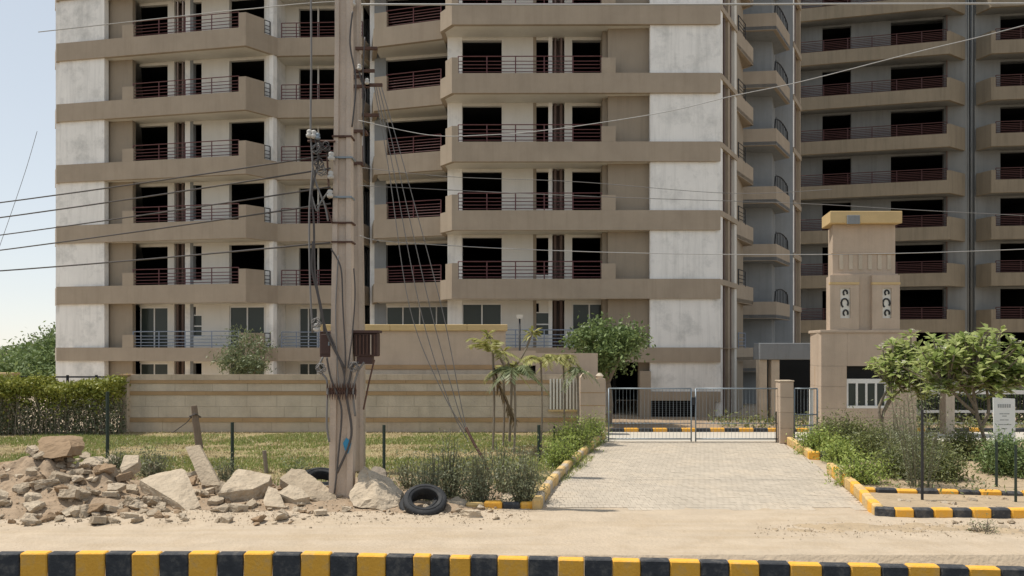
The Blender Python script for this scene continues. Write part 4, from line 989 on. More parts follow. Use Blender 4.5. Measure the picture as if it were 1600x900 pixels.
# medium chunks: shared shapes
shapes = []
for i in range(9):
    bm_pts = []
    sx, sy, sz = random.uniform(.8, 1.2), random.uniform(.6, 1), random.uniform(.45, .8)
    for _ in range(13):
        d = Vector((random.gauss(0, 1), random.gauss(0, 1), random.gauss(0, 1))).normalized() * random.uniform(.8, 1.05)
        bm_pts.append((d.x * sx, d.y * sy, d.z * sz))
    b = MB().hull(bm_pts); shapes.append([b.mesh('chunk', M[mm], Vector((0, 0, 0)), rough=.09) for mm in ('rubble', 'rubble2', 'rock_brown')])
for i in range(7):
    w_, l_, h_ = random.uniform(.7, 1.1), random.uniform(.6, 1), random.uniform(.16, .34)
    q = [(random.uniform(.55, 1.1) * math.cos(a) * w_, random.uniform(.55, 1.1) * math.sin(a) * l_) for a in np.linspace(0, 6.28, random.choice((5, 6, 7)))[:-1]]
    b = MB().hull([(x, y, z) for x, y in q for z in (-h_, h_)] + [(q[0][0] * .5, q[0][1] * .5, h_ * 1.3)]); shapes.append([b.mesh('chunk', M[mm], Vector((0, 0, 0)), rough=.06) for mm in ('rubble', 'rubble2', 'rock_brown')])
def chunk(px, py, w, mi=0, label=None, group=None, name='concrete_chunk', cat='concrete chunk', Y=None):
    if Y is None: Y = CH * F / (py - HZ)
    for _ in range(8):                      # settle on the mound
        x = X(px, Y); h = top_h(x, Y); Y = (CH - h) * F / max(40, py - HZ)
    x = X(px, Y); s = w * Y / F * .5
    s *= 1.2; o = link(name, random.choice(shapes)[mi]); o.scale = (s, s, s * random.uniform(.7, 1)); o.rotation_euler = (random.uniform(-.35, .55), random.uniform(-.4, .4), random.uniform(0, 6.28))
    o.location = (x, Y, top_h(x, Y) + s * .3)
    tag(o, label, cat, group); return o
for px, py, w, lab in ((132, 718, 22, 'tan lump just right of the rock topping the earth heap'), (98, 738, 30, 'grey lump directly under the rock topping the earth heap'), (66, 732, 26, 'grey lump at the left shoulder of the earth heap'), (152, 728, 30, 'rounded pale lump on the right shoulder of the earth heap'), (175, 742, 24, 'pale lump beside the wedge-shaped chunk'), (62, 752, 30, 'dusty lump low on the left flank of the earth heap'), (190, 757, 34, 'long pale lump at the right foot of the earth heap'), (118, 752, 22, 'small lump set in the middle of the earth heap'),
    (232, 742, 34, 'pale lump tucked behind the big slab'), (205, 770, 28, 'pale lump at the left corner of the big slab'), (240, 790, 34, 'flat lump wedged under the big slab'), (372, 800, 36, 'flat pale lump below the thick ledged block'), (440, 808, 34, 'dusty lump on the sand below the small boulders'), (502, 806, 34, 'pale lump at the foot of the pole'), (540, 800, 20, 'small upright lump right of the pole foot'), (404, 816, 26, 'brown lump at the sandy edge below the cream flake'), (110, 806, 34, 'pale lump at the foot of the earth heap'), (148, 802, 36, 'reddish brown lump at the foot of the earth heap'), (50, 800, 26, 'small lump left of the heap foot'), (738, 808, 32, 'pale lump lying below the yellow kerb piece'), (690, 800, 16, 'little stone beside the tyre'), (485, 826, 8, 'lone dark pebble on the sand before the pole')):
    chunk(px, py, w, random.choice((0, 0, 1)) if 'brown' not in lab else 2, lab, 'loose lumps in the rubble')
for _ in range(170):
    px = random.triangular(-10, 540, 60); py = random.triangular(712, 824, 785)
    if py < 745 and px > 215: py = random.uniform(765, 815)
    chunk(px, py, random.triangular(9, 46, 14), random.choice((0, 0, 1, 1, 2)), 'fist-sized broken lump half sunk in the rubble heap', 'fist-sized lumps in the rubble')
cnt = 0
for _ in range(900):
    if cnt >= 230: break
    px = random.uniform(-10, 800) if cnt < 205 else random.uniform(1450, 1600); py = random.triangular(745, 828, 812) if cnt < 205 else random.uniform(815, 846)
    if cnt < 205 and py > 818 + 8 * math.sin(px * .02): continue
    chunk(px, py, random.triangular(5, 17, 7), random.choice((0, 0, 1, 2)), 'small broken stone or concrete bit scattered along the roadside rubble', 'small stones in the rubble', 'stone', 'stone'); cnt += 1
for _ in range(60):
    chunk(random.uniform(0, 1600), random.uniform(822, 856), random.triangular(2, 7, 3), random.choice((0, 1, 2)), 'small broken stone or concrete bit scattered along the roadside rubble', 'small stones in the rubble', 'stone', 'stone')
# gravel bits
vs = []
for _ in range(5200):
    px, py = random.uniform(-20, 830), random.triangular(738, 826, 808)
    if random.random() < .16: px, py = random.uniform(1180, 1640), random.triangular(812, 850, 828)
    Y = CH * F / (py - HZ)
    for _ in range(4): Y = (CH - top_h(X(px, Y), Y)) * F / max(40, py - HZ)
    x = X(px, Y); h = max(top_h(x, Y), ground_h(x, Y)); s = random.triangular(.006, .035, .008)
    a = [Vector((x + random.uniform(-s, s), Y + random.uniform(-s, s), h + random.uniform(-.2, .9) * s)) for _ in range(3)]
    t_ = Vector((x, Y, h + s))
    vs += [(a[0], a[1], t_), (a[1], a[2], t_), (a[2], a[0], t_)]
o = link('gravel', npmesh('gravel', np.array([[tuple(p) for p in q] for q in vs]), 3, M['rubble'], (0, 0, 0))); tag(o, 'loose gravel and grit on the rubble and sand', kind='stuff')
mb = MB(); gx = np.arange(3.6, 11.5, .06); gy = np.arange(11.9, 13.5, .06); n = len(gx)
def strip_h(x, y):
    e = max(0, 1 - ((y - 12.75 - .12 * math.sin(x * 1.3)) / .5) ** 2) * min(1, max(0, (x - 3.8) / 1.2))
    return ground_h(x, y) + e * (.035 + .05 * noise.noise(Vector((x * 2.3, y * 3, 1))) + .035 * noise.noise(Vector((x * 7, y * 9, 2)))) - .02
mb.v = [(x, y, strip_h(x, y)) for y in gy for x in gx]
mb.f = [(j * n + i, j * n + i + 1, (j + 1) * n + i + 1, (j + 1) * n + i) for j in range(len(gy) - 1) for i in range(n - 1)]
tag(mb.build('dirt_strip', M['dirt2'], smooth=True), 'low strip of cloddy earth below the frontmost kerb', kind='structure')
# tyres: two, one resting on the other
def tyre(label, c, tilt, yaw, R0, r0, col='tyre'):
    t = thing('tyre', label, 'tyre', c, 'old tyres by the bushes')
    b = MB(); nu, nv = 40, 12
    prof = [(R0 + r0 * math.cos(a) * (1.0 if math.cos(a) < 0 else .85), r0 * 1.0 * math.sin(a)) for a in np.linspace(.5, 2 * math.pi - .5 + .0, nv)]
    prof = [(R0 - r0 * .9, -r0 * .75), (R0 - r0 * .8, -r0 * .95), (R0, -r0 * 1.05), (R0 + r0 * .7, -r0 * .9), (R0 + r0, -r0 * .6), (R0 + r0 * 1.03, 0), (R0 + r0, r0 * .6), (R0 + r0 * .7, r0 * .9), (R0, r0 * 1.05), (R0 - r0 * .8, r0 * .95), (R0 - r0 * .9, r0 * .75), (R0 - r0 * .7, 0)]
    nv = len(prof)
    v = [(math.cos(2 * math.pi * i / nu) * p, math.sin(2 * math.pi * i / nu) * p, q) for i in range(nu) for p, q in prof]
    f = [(i * nv + k, ((i + 1) % nu) * nv + k, ((i + 1) % nu) * nv + (k + 1) % nv, i * nv + (k + 1) % nv) for i in range(nu) for k in range(nv)]
    me = bpy.data.meshes.new('body'); me.from_pydata(v, [], f); me.materials.append(M[col]); me.polygons.foreach_set('use_smooth', [True] * len(f)); me.update()
    o = link('body', me, t)
    tr = MB()
    for i in range(36):
        a = 2 * math.pi * i / 36
        for s in (-1, 1):
            p = [(math.cos(a + da) * (R0 + r0 * rr), math.sin(a + da) * (R0 + r0 * rr), z * r0) for da, z, rr in ((0, s * .05, 1.04), (.09, s * .05, 1.04), (.14, s * .62, 1.0), (.05, s * .62, 1.0), (0, s * .05, 1.08), (.09, s * .05, 1.08), (.14, s * .62, 1.04), (.05, s * .62, 1.04))]
            tr.hull(p)
    me2 = tr.mesh('tread', M[col]); o2 = link('tread', me2, t); o2['kind'] = 'stuff'
    rg = MB(); rr = R0 - r0 * .1
    rg.tube([(math.cos(a) * rr, math.sin(a) * rr, r0 * 1.05) for a in np.linspace(0, 2 * math.pi, 33)], .012, 5, False)
    link('bead_ring', rg.mesh('bead_ring', M[col], smooth=True), t)
    t.rotation_euler = (tilt, 0, yaw)
    return t
Ty = 14.05
tyre('black tyre lying tilted towards the road, uppermost of two', (X(664, Ty), Ty, .22), R(33), R(8), .315, .08)
tyre('second black tyre underneath and behind the tilted one', (X(658, Ty + .22), Ty + .22, .12), R(24), R(-12), .32, .08)
tyre('worn dark tyre half hidden behind the boulders left of the pole', (X(503, 16.2), 16.2, .22), R(20), R(30), .33, .11)
slab('rock', 'dark brown rock half hidden behind the pointed boulder right of the pole', [(578, 735, 16.2), (586, 729, 16.3), (600, 733, 16.2), (604, 744, 16.0), (590, 746, 15.9)], .2, 'bark', 'rock', .25, .04)

# ---------------------------------------------------------------- small posts, stakes, sign
def post(label, px, py0, py1, Y, r, m='greenpost', lean=0, name='fence_post', group='thin green fence posts'):
    b = MB(); a = W(px, py1, Y); a.z = -.1; t_ = W(px + lean, py0, Y); b.tube([a, t_], r, 6)
    o = b.build(name, M[m], loc=(a.x, a.y, 0)); tag(o, label, 'post', group)
    return o
post('thin dark green post before the hedge end', 168, 612, 695, 20.5, .045)
post('thin dark green post between the plank and the thick block', 363, 660, 738, 18.4, .04)
post('thin dark green post just right of the two poles', 600, 664, 738, 18.4, .04)
post('dark green post near the palms, right of the anchor rod bushes', 842, 664, 712, 20.5, .05)
post('slim dark post right of the palms by the wall end', 866, 666, 700, 22.5, .03)
post('short grey stub post behind the thick block', 417, 704, 738, 18.6, .05, 'bark', -4)
post('dark post in front of the second kerb row at far right', 1587, 695, 792, 14.8, .024, group='dark posts in the front flower bed')
post('dark post inside the far right bed, behind the second kerb row', 1557, 690, 768, 16.4, .027, group='dark posts in the front flower bed')
post('thin dark post rising inside the wispy tree of the front bed', 1441, 640, 785, 15.0, .026, 'dark', group='dark posts in the front flower bed')
st = thing('wooden_stake', 'leaning rough wooden stake with a knotted top before the boundary wall', 'stake', (*P(311, 20), 0))
MB().tube([W(312, 702, 20), W(306, 660, 20), W(303, 634, 20)], [.1, .09, .08], 7).build('stake', M['wood'], st)
MB().tube([W(299, 650, 20) + Vector((0, -.1, 0)), W(308, 646, 20) + Vector((0, -.12, 0)), W(311, 652, 20) + Vector((0, .1, 0)), W(299, 654, 20) + Vector((0, .1, 0)), W(299, 650, 20) + Vector((0, -.1, 0))], .02, 5).build('binding', M['cable_dark'], st)
MB().tube([W(303, 646, 20), W(292, 660, 20), W(270, 676, 20)], .012, 5).build('binding', M['cable_dark'], st)
sn = thing('notice_board', 'white upright notice board with grey lines and green picture at right edge', 'sign', (*P(1570, 20), 0))
Ys = 19.6
def spt(u, v): return (X(1552 + u * 35, Ys), Zp(621 + v * 80, Ys))
MB().add([(X(1552, Ys), Ys, Zp(621, Ys)), (X(1586, Ys), Ys, Zp(623, Ys)), (X(1587, Ys), Ys, Zp(702, Ys)), (X(1554, Ys), Ys, Zp(700, Ys)), (X(1552, Ys), Ys + .03, Zp(621, Ys)), (X(1586, Ys), Ys + .03, Zp(623, Ys)), (X(1587, Ys), Ys + .03, Zp(702, Ys)), (X(1554, Ys), Ys + .03, Zp(700, Ys))], [(3, 2, 1, 0), (4, 5, 6, 7), (0, 1, 5, 4), (1, 2, 6, 5), (2, 3, 7, 6), (3, 0, 4, 7)]).build('panel', M['signwhite'], sn)
for px in (1557, 1582): MB().box(X(px, Ys) - .02, X(px, Ys) + .02, Ys + .032, Ys + .07, 0, Zp(630, Ys)).build('leg', M['galv'], sn)
def print_(name, u0, u1, v0, v1, m, d=.003):
    a = spt(u0, v0); b = spt(u1, v1); MB().box(a[0], b[0], Ys - d, Ys - .001, b[1], a[1]).build(name, M[m], sn)
for i in range(6): print_('heading_print', .2 + i * .1, .2 + i * .1 + .075, .13, .20, 'signgrey')
for v, us in ((.31, ((.28, .46), (.48, .72))), (.355, ((.4, .6),)), (.43, ((.3, .5), (.53, .68))), (.52, ((.22, .45), (.47, .8))), (.60, ((.38, .62),))):
    for u0, u1 in us: print_('text_line', u0, u1, v, v + .018, 'signgrey')
print_('picture_print', .14, .88, .84, .97, 'signgreen')
for u, w_, v in ((.2, .12, .70), (.42, .07, .76), (.55, .07, .72), (.7, .1, .69), (.8, .06, .78)): print_('picture_print', u, u + w_, v, .838, 'signgreen')

# ---------------------------------------------------------------- vegetation
def foliage(parent, verts, m, name='foliage'):
    return link(name, npmesh(name, verts, verts.shape[1], M[m], rootloc(parent)), parent)
def crown_tree(name, label, cat, base, crown, rad, nclump, nleaf, cr, size, m, trunk_r=.1, bark='bark', group=None, shell=.5, aspect=.5, forks=5, kind=None):
    t = thing(name, label, cat, base, group)
    cc, pts = clump_points(crown, rad, nclump, nleaf, cr, shell)
    pts = pts[pts[:, 2] > max(.15, base[2] + .1)]
    foliage(t, leafquads(pts, size, aspect, .4), m, 'crown')
    b = MB(); base = Vector(base); c = Vector(crown); fork = base + (c - base) * .55
    b.tube(smooth_pts([base - Vector((0, 0, .1)), base + (fork - base) * .5 + Vector((random.uniform(-.1, .1), 0, 0)), fork], 3), [trunk_r * (1.2 - .4 * i / 6) for i in range(7)], 7)
    for k in rng.choice(len(cc), min(forks, len(cc)), replace=False):
        e = Vector(cc[k]); mdp = fork + (e - fork) * .5 + Vector((random.uniform(-.15, .15), random.uniform(-.15, .15), .1))
        b.tube(smooth_pts([fork, mdp, e], 3), [trunk_r * .65, trunk_r * .55, trunk_r * .5, trunk_r * .42, trunk_r * .36, trunk_r * .28, trunk_r * .2][:7], 5)
    b.build('trunk', M[bark], t); return t
# background trees far left
for px, py, Y, rx, rz, lab, mm in ((-14, 584, 62, 3.2, 2.2, 'bright green bushy tree at the far left edge beyond the hedge', 'leaf_bg'), (22, 580, 66, 3.0, 2.2, 'broad green tree second from the left edge beyond the hedge', 'leaf_bg'), (58, 584, 58, 2.4, 2.0, 'darker rounded tree beside the flats beyond the hedge', 'leaf_tree'), (84, 562, 72, 2.2, 2.2, 'greyish thin tree touching the edge of the flats', 'leaf_olive'), (40, 585, 52, 2.8, 1.3, 'low dark thicket under the trees beyond the hedge', 'leaf_tree'), (104, 560, 56, 2.0, 2.4, 'dark tree half hidden behind the corner of the flats', 'leaf_tree')):
    c = W(px, py, Y); crown_tree('background_tree', lab, 'tree', (c.x, Y, 0), c, (rx, rx, rz), 40, 5200, .55, .30, mm, .18, group='trees beyond the hedge')
# hedge, clipped on top, bare stems below
h = thing('hedge', 'clipped yellow-green hedge with bare twiggy lower half at left', 'hedge', (*P(95, 27.2), 0))
n = 24000; Yh = rng.uniform(26.6, 28.0, n); px = rng.uniform(-230, 193, n)
xh = (px - 800) * 27.2 / 1200; tz = 1.83 + .12 * np.sin(xh * 1.7) + .09 * np.sin(xh * 4.1 + 1) + .06 * np.sin(xh * 9.7) + .06 * rng.normal(size=n)
z = tz - np.abs(rng.normal(0, 1, n)) * .38; ok = z > .12
foliage(h, leafquads(np.stack([xh, Yh, z], 1)[ok], .13, .5, .3), 'leaf_hedge')
n = 18000; px = rng.uniform(-230, 193, n); xh = (px - 800) * 27.2 / 1200
foliage(h, leafquads(np.stack([xh, rng.uniform(26.7, 27.8, n), rng.uniform(.0, 1.15, n)], 1), .11, .4, .2), 'leaf_grey', 'foliage')
b = MB()
for _ in range(280):
    x = X(random.uniform(-230, 192), 27.2); y = random.uniform(26.65, 27.8); b.tube([(x, y, -.05), (x + random.uniform(-.12, .12), y, .6), (x + random.uniform(-.3, .3), y, 1.4)], [.014, .011, .006], 4)
b.build('stem', M['bark'], h)['kind'] = 'stuff'
# round tree by the gate, behind the wall
c = W(950, 545, 30.2); crown_tree('round_tree', 'dense dark green round tree rising behind the wall left of the gate', 'tree', (c.x, 30.2, 0), c, (1.25, 1.2, 1.15), 46, 8500, .3, .17, 'leaf_tree', .12)
# drooping tree behind the wall, left
c = W(385, 560, 29.3); t = crown_tree('olive_tree', 'small grey-green willowy tree behind the wall left of the poles', 'tree', (c.x, 29.3, 0), c, (.85, .8, .85), 34, 3600, .22, .15, 'leaf_olive', .07, aspect=.28)
# right-bed frangipanis
def frangipani(label, base, tips, trunkpts, group='frangipani trees by the gatehouse'):
    t = thing('frangipani_tree', label, 'tree', base, group)
    b = MB(); tops = []
    for pts in trunkpts: b.tube(smooth_pts([Vector(p) for p in pts], 4), [.052 * (1 - .45 * i / (4 * (len(pts) - 1))) for i in range(4 * (len(pts) - 1) + 1)], 7); tops.append(Vector(pts[-1]))
    L = []; Fl = []
    for p in tips:
        p = Vector(p); a = min(tops, key=lambda q: (q - p).length)
        b.tube(smooth_pts([a, a + (p - a) * .5 + Vector((0, 0, -.08)), p], 3), .02, 4)
        for k in range(13):
            az = random.uniform(0, 6.28); el = random.uniform(-.35, 1.1); l = random.uniform(.22, .36)
            d = Vector((math.cos(az) * math.cos(el), math.sin(az) * math.cos(el), math.sin(el))); s = d.cross(Vector((0, 0, 1))).normalized() * l * .21; u = s.cross(d)
            o_ = p + d * .03; mid = o_ + d * l * .6 + u * .02 - Vector((0, 0, .0)); tip = o_ + d * l + Vector((0, 0, -.05))
            L.append((o_, mid - s, tip, mid + s))
        if random.random() < .3:
            for k in range(7):
                q = p + Vector((random.gauss(0, .06), random.gauss(0, .06), .12 + random.gauss(0, .04)))
                for kk in range(4):
                    a2 = kk * 1.57 + random.random(); dd = Vector((math.cos(a2), math.sin(a2), .4)) * .05; ss = dd.cross(Vector((0, 0, 1))).normalized() * .03
                    Fl.append((q, q + dd * .6 - ss, q + dd * 1.2, q + dd * .6 + ss))
    b.build('trunk', M['bark'], t)
    foliage(t, np.array([[tuple(p) for p in q] for q in L]), 'leaf_frangi', 'crown')
    if Fl: foliage(t, np.array([[tuple(p) for p in q] for q in Fl]), 'flower', 'blossom')
    return t
def dome_tips(px, py, Y, rx, ry, rz, n, low=-.5):
    out = []; c = W(px, py, Y)
    while len(out) < n:
        d = rng.normal(size=3); d /= np.linalg.norm(d)
        if d[2] < low: continue
        r = rng.uniform(.45, 1.0) * (1 + .22 * math.sin(3.1 * d[0] + 5.3 * d[1] + 1.7 * px)) ; out.append((c.x + d[0] * rx * r, Y + d[1] * ry * r, c.z + d[2] * rz * r))
    return out
Ya = 23.2
frangipani('smaller frangipani with forked dark trunk in front of the gatehouse window', (*P(1381, Ya), 0), dome_tips(1414, 578, Ya, .9, .9, .95, 120, -.85), [[W(1384, 690, Ya), W(1378, 660, Ya), W(1386, 630, Ya), W(1404, 600, Ya)], [W(1378, 664, Ya), W(1374, 635, Ya), W(1392, 600, Ya)], [W(1380, 645, Ya), W(1396, 620, Ya), W(1424, 598, Ya)]])
Yb = 20.8
frangipani('larger frangipani with spreading flowering crown right of the gatehouse', (*P(1545, Yb), 0), dome_tips(1510, 574, Yb, 1.4, 1.25, .95, 190, -.85), [[W(1546, 715, Yb), W(1532, 665, Yb), W(1520, 630, Yb), W(1500, 600, Yb)], [W(1533, 668, Yb), W(1545, 640, Yb), W(1540, 600, Yb)], [W(1522, 645, Yb), W(1500, 625, Yb), W(1480, 602, Yb)], [W(1528, 655, Yb), W(1522, 620, Yb), W(1520, 590, Yb)]])
frangipani('slim bright plant reaching in from the right edge beside the notice board', (*P(1612, 20), 0), dome_tips(1606, 582, 20, .5, .4, .12, 10), [[W(1615, 700, 20), W(1612, 640, 20), W(1606, 590, 20)]], None)
# young palms before the wall
def palm(label, px, pyb, pyt, Y, n, l, m, up=.8, droop=.5, trunk=.05, fronds=None):
    t = thing('young_palm', label, 'palm', (*P(px, Y), 0), 'young palms before the boundary wall')
    b = MB(); a = W(px, pyb, Y); a.z = -.05; c = W(px, pyt, Y); b.tube(smooth_pts([a, (a + c) / 2 + Vector((.04, 0, 0)), c], 3), [trunk] * 7, 6); b.build('trunk', M['bark'], t)
    L = []
    for k in range(n):
        az = 2.4 * k + random.uniform(-.4, .4); el = random.uniform(.1, 1.25) * up; ll = 1.25 * l * random.uniform(.7, 1.15)
        d = Vector((math.cos(az) * math.cos(el), math.sin(az) * math.cos(el), math.sin(el))); rib = []
        for s in np.linspace(0, 1, 9):
            rib.append(c + d * ll * s + Vector((0, 0, -droop * ll * s * s)))
        for i in range(1, 9):
            dd = (rib[i] - rib[i - 1]).normalized(); sd = dd.cross(Vector((0, 0, 1))).normalized()
            for sgn in (-1, 1):
                for rep in range(3):
                    o_ = rib[i - 1] + (rib[i] - rib[i - 1]) * (rep / 3); lf = ll * .34 * (1 - .55 * abs(i / 8 - .45))
                    v = (sd * sgn * .8 + dd * .55 + Vector((0, 0, -.35 + random.uniform(-.2, .2)))).normalized() * lf; w_ = dd * lf * .09
                    L.append((o_, o_ + v * .5 + w_, o_ + v, o_ + v * .5 - w_))
    foliage(t, np.array([[tuple(p) for p in q] for q in L]), m, 'frond'); return t
palm('leftmost young palm with yellowing upright fronds before the raised wall', 770, 700, 548, 22.5, 8, .85, 'leaf_yellow', .9, .5, .04)
palm('thin young palm second from the left with pale drooping fronds', 786, 690, 575, 23.6, 7, .6, 'leaf_yellow', .8, .8, .04)
palm('tall young palm with a fan of green fronds before the barred opening', 803, 702, 580, 22.0, 10, .8, 'leaf_olive', .8, .8, .038)
palm('young palm with arching green-yellow fronds left of the carved screen', 845, 690, 562, 22.8, 9, .85, 'leaf_yellow', .9, .7, .03)
palm('bushy young palm in front of the carved screen', 880, 672, 562, 24.4, 12, .8, 'leaf_yellow', .9, .9, .03)
palm('rightmost young palm, leaning beside the wall end pier', 902, 680, 580, 24.0, 8, .6, 'leaf_olive', .9, .9, .04)
c = thing('dead_frond', 'dry brown palm frond hanging down before the boundary wall', 'palm frond', W(775, 585, 22.3))
L = []
for k in range(120):
    s = random.random(); p = W(774, 585, 22.3) + (W(806, 655, 22.2) - W(774, 585, 22.3)) * s
    v = Vector((random.uniform(-.12, .16), random.uniform(-.1, .1), random.uniform(-.45, -.1))); w_ = Vector((.018, .01, 0)); L.append((p, p + v * .5 + w_, p + v, p + v * .5 - w_))
foliage(c, np.array([[tuple(p) for p in q] for q in L]), 'leaf_dry')
MB().tube([W(772, 575, 22.3), W(782, 610, 22.3), W(806, 657, 22.2)], [.035, .03, .012], 5).build('stalk', M['bark_dark'], c)
# a leaning branch with leaf tuft above the raised wall
br = thing('frangipani_tree', 'young bare-branched frangipani with yellow leaf tufts before the raised wall', 'tree', (*P(800, 23), 0))
b = MB(); Lf = []
Yq = 23.2
for pts in ([(796, 690), (798, 640), (800, 600), (806, 570)], [(800, 600), (782, 560), (762, 522)], [(806, 572), (822, 545), (832, 518)], [(800, 590), (792, 560), (786, 548)]):
    b.tube(smooth_pts([W(p[0], p[1], Yq) for p in pts], 3), .045 if pts[0][1] > 650 else .035, 5)
    tip = W(*pts[-1], Yq)
    for k in range(26):
        az = random.uniform(0, 6.28); el = random.uniform(-.6, 1.0); l = random.uniform(.18, .42); d = Vector((math.cos(az) * math.cos(el), math.sin(az) * math.cos(el), math.sin(el))); s = d.cross(Vector((0, 0, 1))).normalized() * l * .13
        o_ = tip - Vector((0, 0, random.uniform(0, .15))); Lf.append((o_, o_ + d * l * .6 - s, o_ + d * l - Vector((0, 0, .08)), o_ + d * l * .6 + s))
b.build('trunk', M['bark'], br); foliage(br, np.array([[tuple(p) for p in q] for q in Lf]), 'leaf_yellow', 'crown')
# bushes
def bush(label, px, pyb, w, hpx, Y, nst, nlf, m, size=.07, name='bush', wisp=1., stemm='twig', aspect=.35, group=None, cat='bush'):
    cxy = P(px, Y); rx = w * Y / F * .5; hh = hpx * Y / F
    t = thing(name, label, cat, (*cxy, 0), group); b = MB(); pts = []
    for i in range(nst):
        a = random.uniform(0, 6.28); rr = random.random() ** .6; top = Vector((cxy[0] + math.cos(a) * rx * rr, cxy[1] + math.sin(a) * rx * rr * .8, hh * random.uniform(.45, 1.12) * (1 - .45 * rr * rr)))
        base = Vector((cxy[0] + math.cos(a) * rx * rr * .35, cxy[1] + math.sin(a) * rx * rr * .3, -.03)); mid = base + (top - base) * .5 + Vector((random.uniform(-.06, .06), random.uniform(-.06, .06), .05))
        q = smooth_pts([base, mid, top], 3); b.tube(q, [.012, .011, .01, .009, .008, .006, .004], 3)
        for _ in range(int(nlf * (.5 if group == 'scrubby bushes on the verge' else 1)) // nst):
            s = random.uniform(.25, 1.05); p = q[min(6, int(s * 6))]; sp_ = .05 + .10 * wisp
            pts.append((p.x + random.gauss(0, sp_), p.y + random.gauss(0, sp_), max(.03, p.z + random.gauss(0, sp_))))
    b.build('stem', M[stemm], t); foliage(t, leafquads(np.array(pts), size, aspect, .3), m); return t
for a in (('wispy grey-green bush right behind the tyre', 672, 790, 60, 78, 15.2, 44, 2600, 'leaf_grey'), ('tall twiggy bush left of the anchor rod', 702, 780, 66, 98, 15.6, 44, 2600, 'leaf_grey'), ('dark dense bush at the foot of the anchor rod', 752, 790, 84, 88, 15.0, 60, 4600, 'leaf_grey'), ('dark bushy clump where the short kerb meets the driveway', 818, 790, 70, 86, 15.0, 60, 4400, 'leaf_grey'), ('thin twiggy bush between the two dark clumps behind the short kerb', 786, 770, 50, 90, 16.2, 26, 1000, 'leaf_olive'), ('low wispy bush right of the rear pole', 640, 770, 50, 50, 16.6, 26, 1200, 'leaf_grey'),
          ('dark weed clump on the grass behind the wedge-shaped chunk', 238, 738, 60, 44, 18.2, 40, 2400, 'leaf_grey'), ('small dark weed beside the green post by the hedge', 182, 726, 26, 34, 19.2, 22, 1000, 'leaf_grey'), ('small grey weed behind the leaning plank', 350, 745, 44, 28, 17.6, 22, 1000, 'leaf_grey'), ('low dry weed left of the stub post', 465, 735, 60, 18, 18.4, 18, 700, 'leaf_olive')):
    bush(*a, group='scrubby bushes on the verge')
for a in (('bright green grassy plant clump on the driveway kerb near the gate', 900, 700, 76, 54, 22.4, 80, 5200, 'leaf_lime'), ('bright green plant clump lower down along the driveway kerb', 876, 725, 56, 48, 19.6, 60, 3400, 'leaf_lime'), ('bright green clump close to the left gate post', 930, 682, 44, 44, 24.9, 50, 2600, 'leaf_lime')):
    bush(*a, group='plants along the driveway kerb')
for a in (('light green leafy clump beside the gate pillar', 1274, 712, 62, 42, 21.8, 60, 3200, 'leaf_lime'), ('light green clump in front of the first bed kerb', 1312, 722, 56, 34, 20.4, 50, 2600, 'leaf_lime'), ('spiky pale green clump inside the curved kerb', 1345, 762, 84, 44, 16.9, 60, 2400, 'leaf_lime'), ('olive green shrub below the gatehouse wall', 1325, 715, 84, 58, 22.6, 70, 5600, 'leaf_shrub'), ('wide olive green shrub left of the forked trunk', 1372, 730, 100, 56, 20.6, 80, 6400, 'leaf_shrub'), ('dense green shrub in the middle of the front bed', 1405, 765, 96, 52, 17.8, 80, 5200, 'leaf_shrub'), ('dense green shrub right of the wispy tree', 1470, 770, 84, 50, 17.4, 80, 5600, 'leaf_shrub'), ('dark green shrub in front of the notice board', 1565, 752, 74, 62, 18.2, 80, 5600, 'leaf_tree'), ('dark green shrub at the right edge of the bed', 1610, 760, 60, 60, 17.6, 60, 4200, 'leaf_tree'), ('green shrub between the frangipani trunk and the wispy tree', 1502, 725, 60, 52, 20.6, 60, 4000, 'leaf_shrub'), ('small green shrub behind the light green clump by the gatehouse', 1292, 700, 40, 48, 23.4, 40, 2200, 'leaf_shrub'), ('olive shrub behind the wispy tree beside the forked trunk', 1440, 730, 76, 42, 20.8, 60, 4200, 'leaf_shrub')):
    bush(*a, group='shrubs in the flower bed', size=.085)
bush('wispy grey-green young tree with feathery foliage around a thin post', 1438, 785, 96, 205, 16.4, 24, 2600, 'leaf_grey', .075, 'feathery_tree', 1.0, 'twig', .22, None, 'tree')
bush('feathery grey-green sapling left of the wispy tree', 1400, 740, 50, 110, 19.5, 24, 1100, 'leaf_grey', .07, 'feathery_tree', 1.0, 'twig', .22, None, 'tree')
bush('dry weed tuft on the sand below the frontmost kerb', 1538, 842, 40, 24, 12.4, 16, 300, 'leaf_olive', .04, 'weed', .3, 'bark', .3, None, 'weed')
hd = thing('hedge', 'dark green hedge behind the white-railed fence at far right', 'hedge', (*P(1550, 31.3), 0))
n = 7000; foliage(hd, leafquads(np.stack([rng.uniform(X(1440, 31.3), X(1720, 31.3), n), rng.uniform(30.8, 32, n), 1.32 - np.abs(rng.normal(0, .55, n)).clip(0, 1.25)], 1), .2, .5, .4), 'leaf_bg')
b = MB()
for i in range(14): x = X(1445 + i * 20, 31.3); b.tube([(x, 31.4, -.05), (x + .05, 31.4, .8)], .03, 5)
b.build('stem', M['bark_dark'], hd)
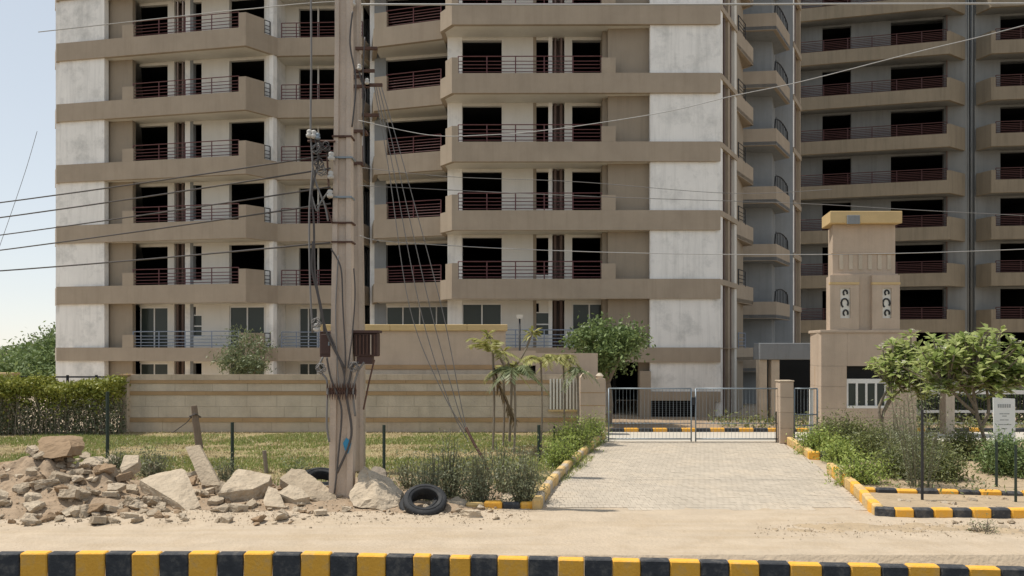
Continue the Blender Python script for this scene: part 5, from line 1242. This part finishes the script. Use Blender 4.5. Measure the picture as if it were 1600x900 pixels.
# lawn grass
B_ = []
for _ in range(130000):
    y = random.uniform(16.8, 27.6); x = random.uniform(-24, 3)
    if not inside(lawn_poly, x, y): continue
    v = noise.noise(Vector((x * .35, y * .9, 5))) + .5 * noise.noise(Vector((x * 1.6, y * 2.2, 9)))
    v += .45 * math.cos((y - 20.0) * 1.25)
    if v < random.uniform(-.35, .3): continue
    hgt = random.uniform(.03, .09); a = random.uniform(0, 6.28); w_ = .012 + .01 * random.random()
    B_.append(((x - w_ * math.cos(a), y - w_ * math.sin(a), -.02), (x + w_ * math.cos(a), y + w_ * math.sin(a), -.02), (x + random.gauss(0, .04), y + random.gauss(0, .04), hgt)))
o = link('grass', npmesh('grass', np.array(B_), 3, M['leaf_grass'], (0, 0, 0))); tag(o, 'short patchy grass blades on the lawn', kind='stuff')
B_ = []
for _ in range(60000):
    y = random.uniform(16.8, 27.6); x = random.uniform(-22, 3)
    if not inside(lawn_poly, x, y): continue
    v = noise.noise(Vector((x * .5, y * 1.3, 15))) + .5 * noise.noise(Vector((x * 2, y * 3, 19)))
    if v < random.uniform(-.4, .3): continue
    hgt = random.uniform(.02, .06); a = random.uniform(0, 6.28); w_ = .012 + .012 * random.random()
    B_.append(((x - w_ * math.cos(a), y - w_ * math.sin(a), -.02), (x + w_ * math.cos(a), y + w_ * math.sin(a), -.02), (x + random.gauss(0, .05), y + random.gauss(0, .05), hgt)))
o = link('grass', npmesh('grass', np.array(B_), 3, M['leaf_straw'], (0, 0, 0))); tag(o, 'dry straw-coloured grass between the green patches of the lawn', kind='stuff')
for _ in range(34):
    px = random.uniform(1385, 1610); py = random.uniform(781, 800); chunk(px, py, random.triangular(6, 20, 9), random.choice((0, 0, 1)), 'small pale stone lying between the two kerb rows of the flower bed', 'stones between the kerb rows')
# soil of the flower bed and low ground cover
bed = [G(1366, 806), G(1352, 792), G(1338, 772), G(1300, 736), G(1350, 724), G(1300, 705), (9.0, 24.3), (24, 24.3), (24, 13.8)]
mb = MB(); mb.v = [(x, y, .05) for x, y in bed]; mb.f = [tuple(range(len(bed)))]
tag(mb.build('flower_bed', M['dirt2']), 'bare brown soil of the planted bed', kind='structure')
bed_in = bed; pts = []
while len(pts) < 5000:
    x, y = random.uniform(8, 22), random.uniform(15.2, 24.2)
    if inside(bed_in, x, y) and noise.noise(Vector((x * .7, y * .7, 1))) > -.1: pts.append((x, y, random.uniform(.05, .22)))
o = link('ground_cover', npmesh('ground_cover', leafquads(np.array(pts), .09, .35, .6), 4, M['leaf_shrub'], (0, 0, 0))); tag(o, 'low leafy ground cover between the shrubs', kind='stuff')
pts = []
for _ in range(2600):
    px = random.uniform(1120, 1600); pts.append((X(px, 30), random.uniform(28.3, 31.8), abs(random.gauss(0, .22))))
o = link('ground_cover', npmesh('ground_cover', leafquads(np.array(pts), .16, .4, .6), 4, M['leaf_shrub'], (0, 0, 0))); tag(o, 'dim leafy planting along the foot of the flats', kind='stuff')
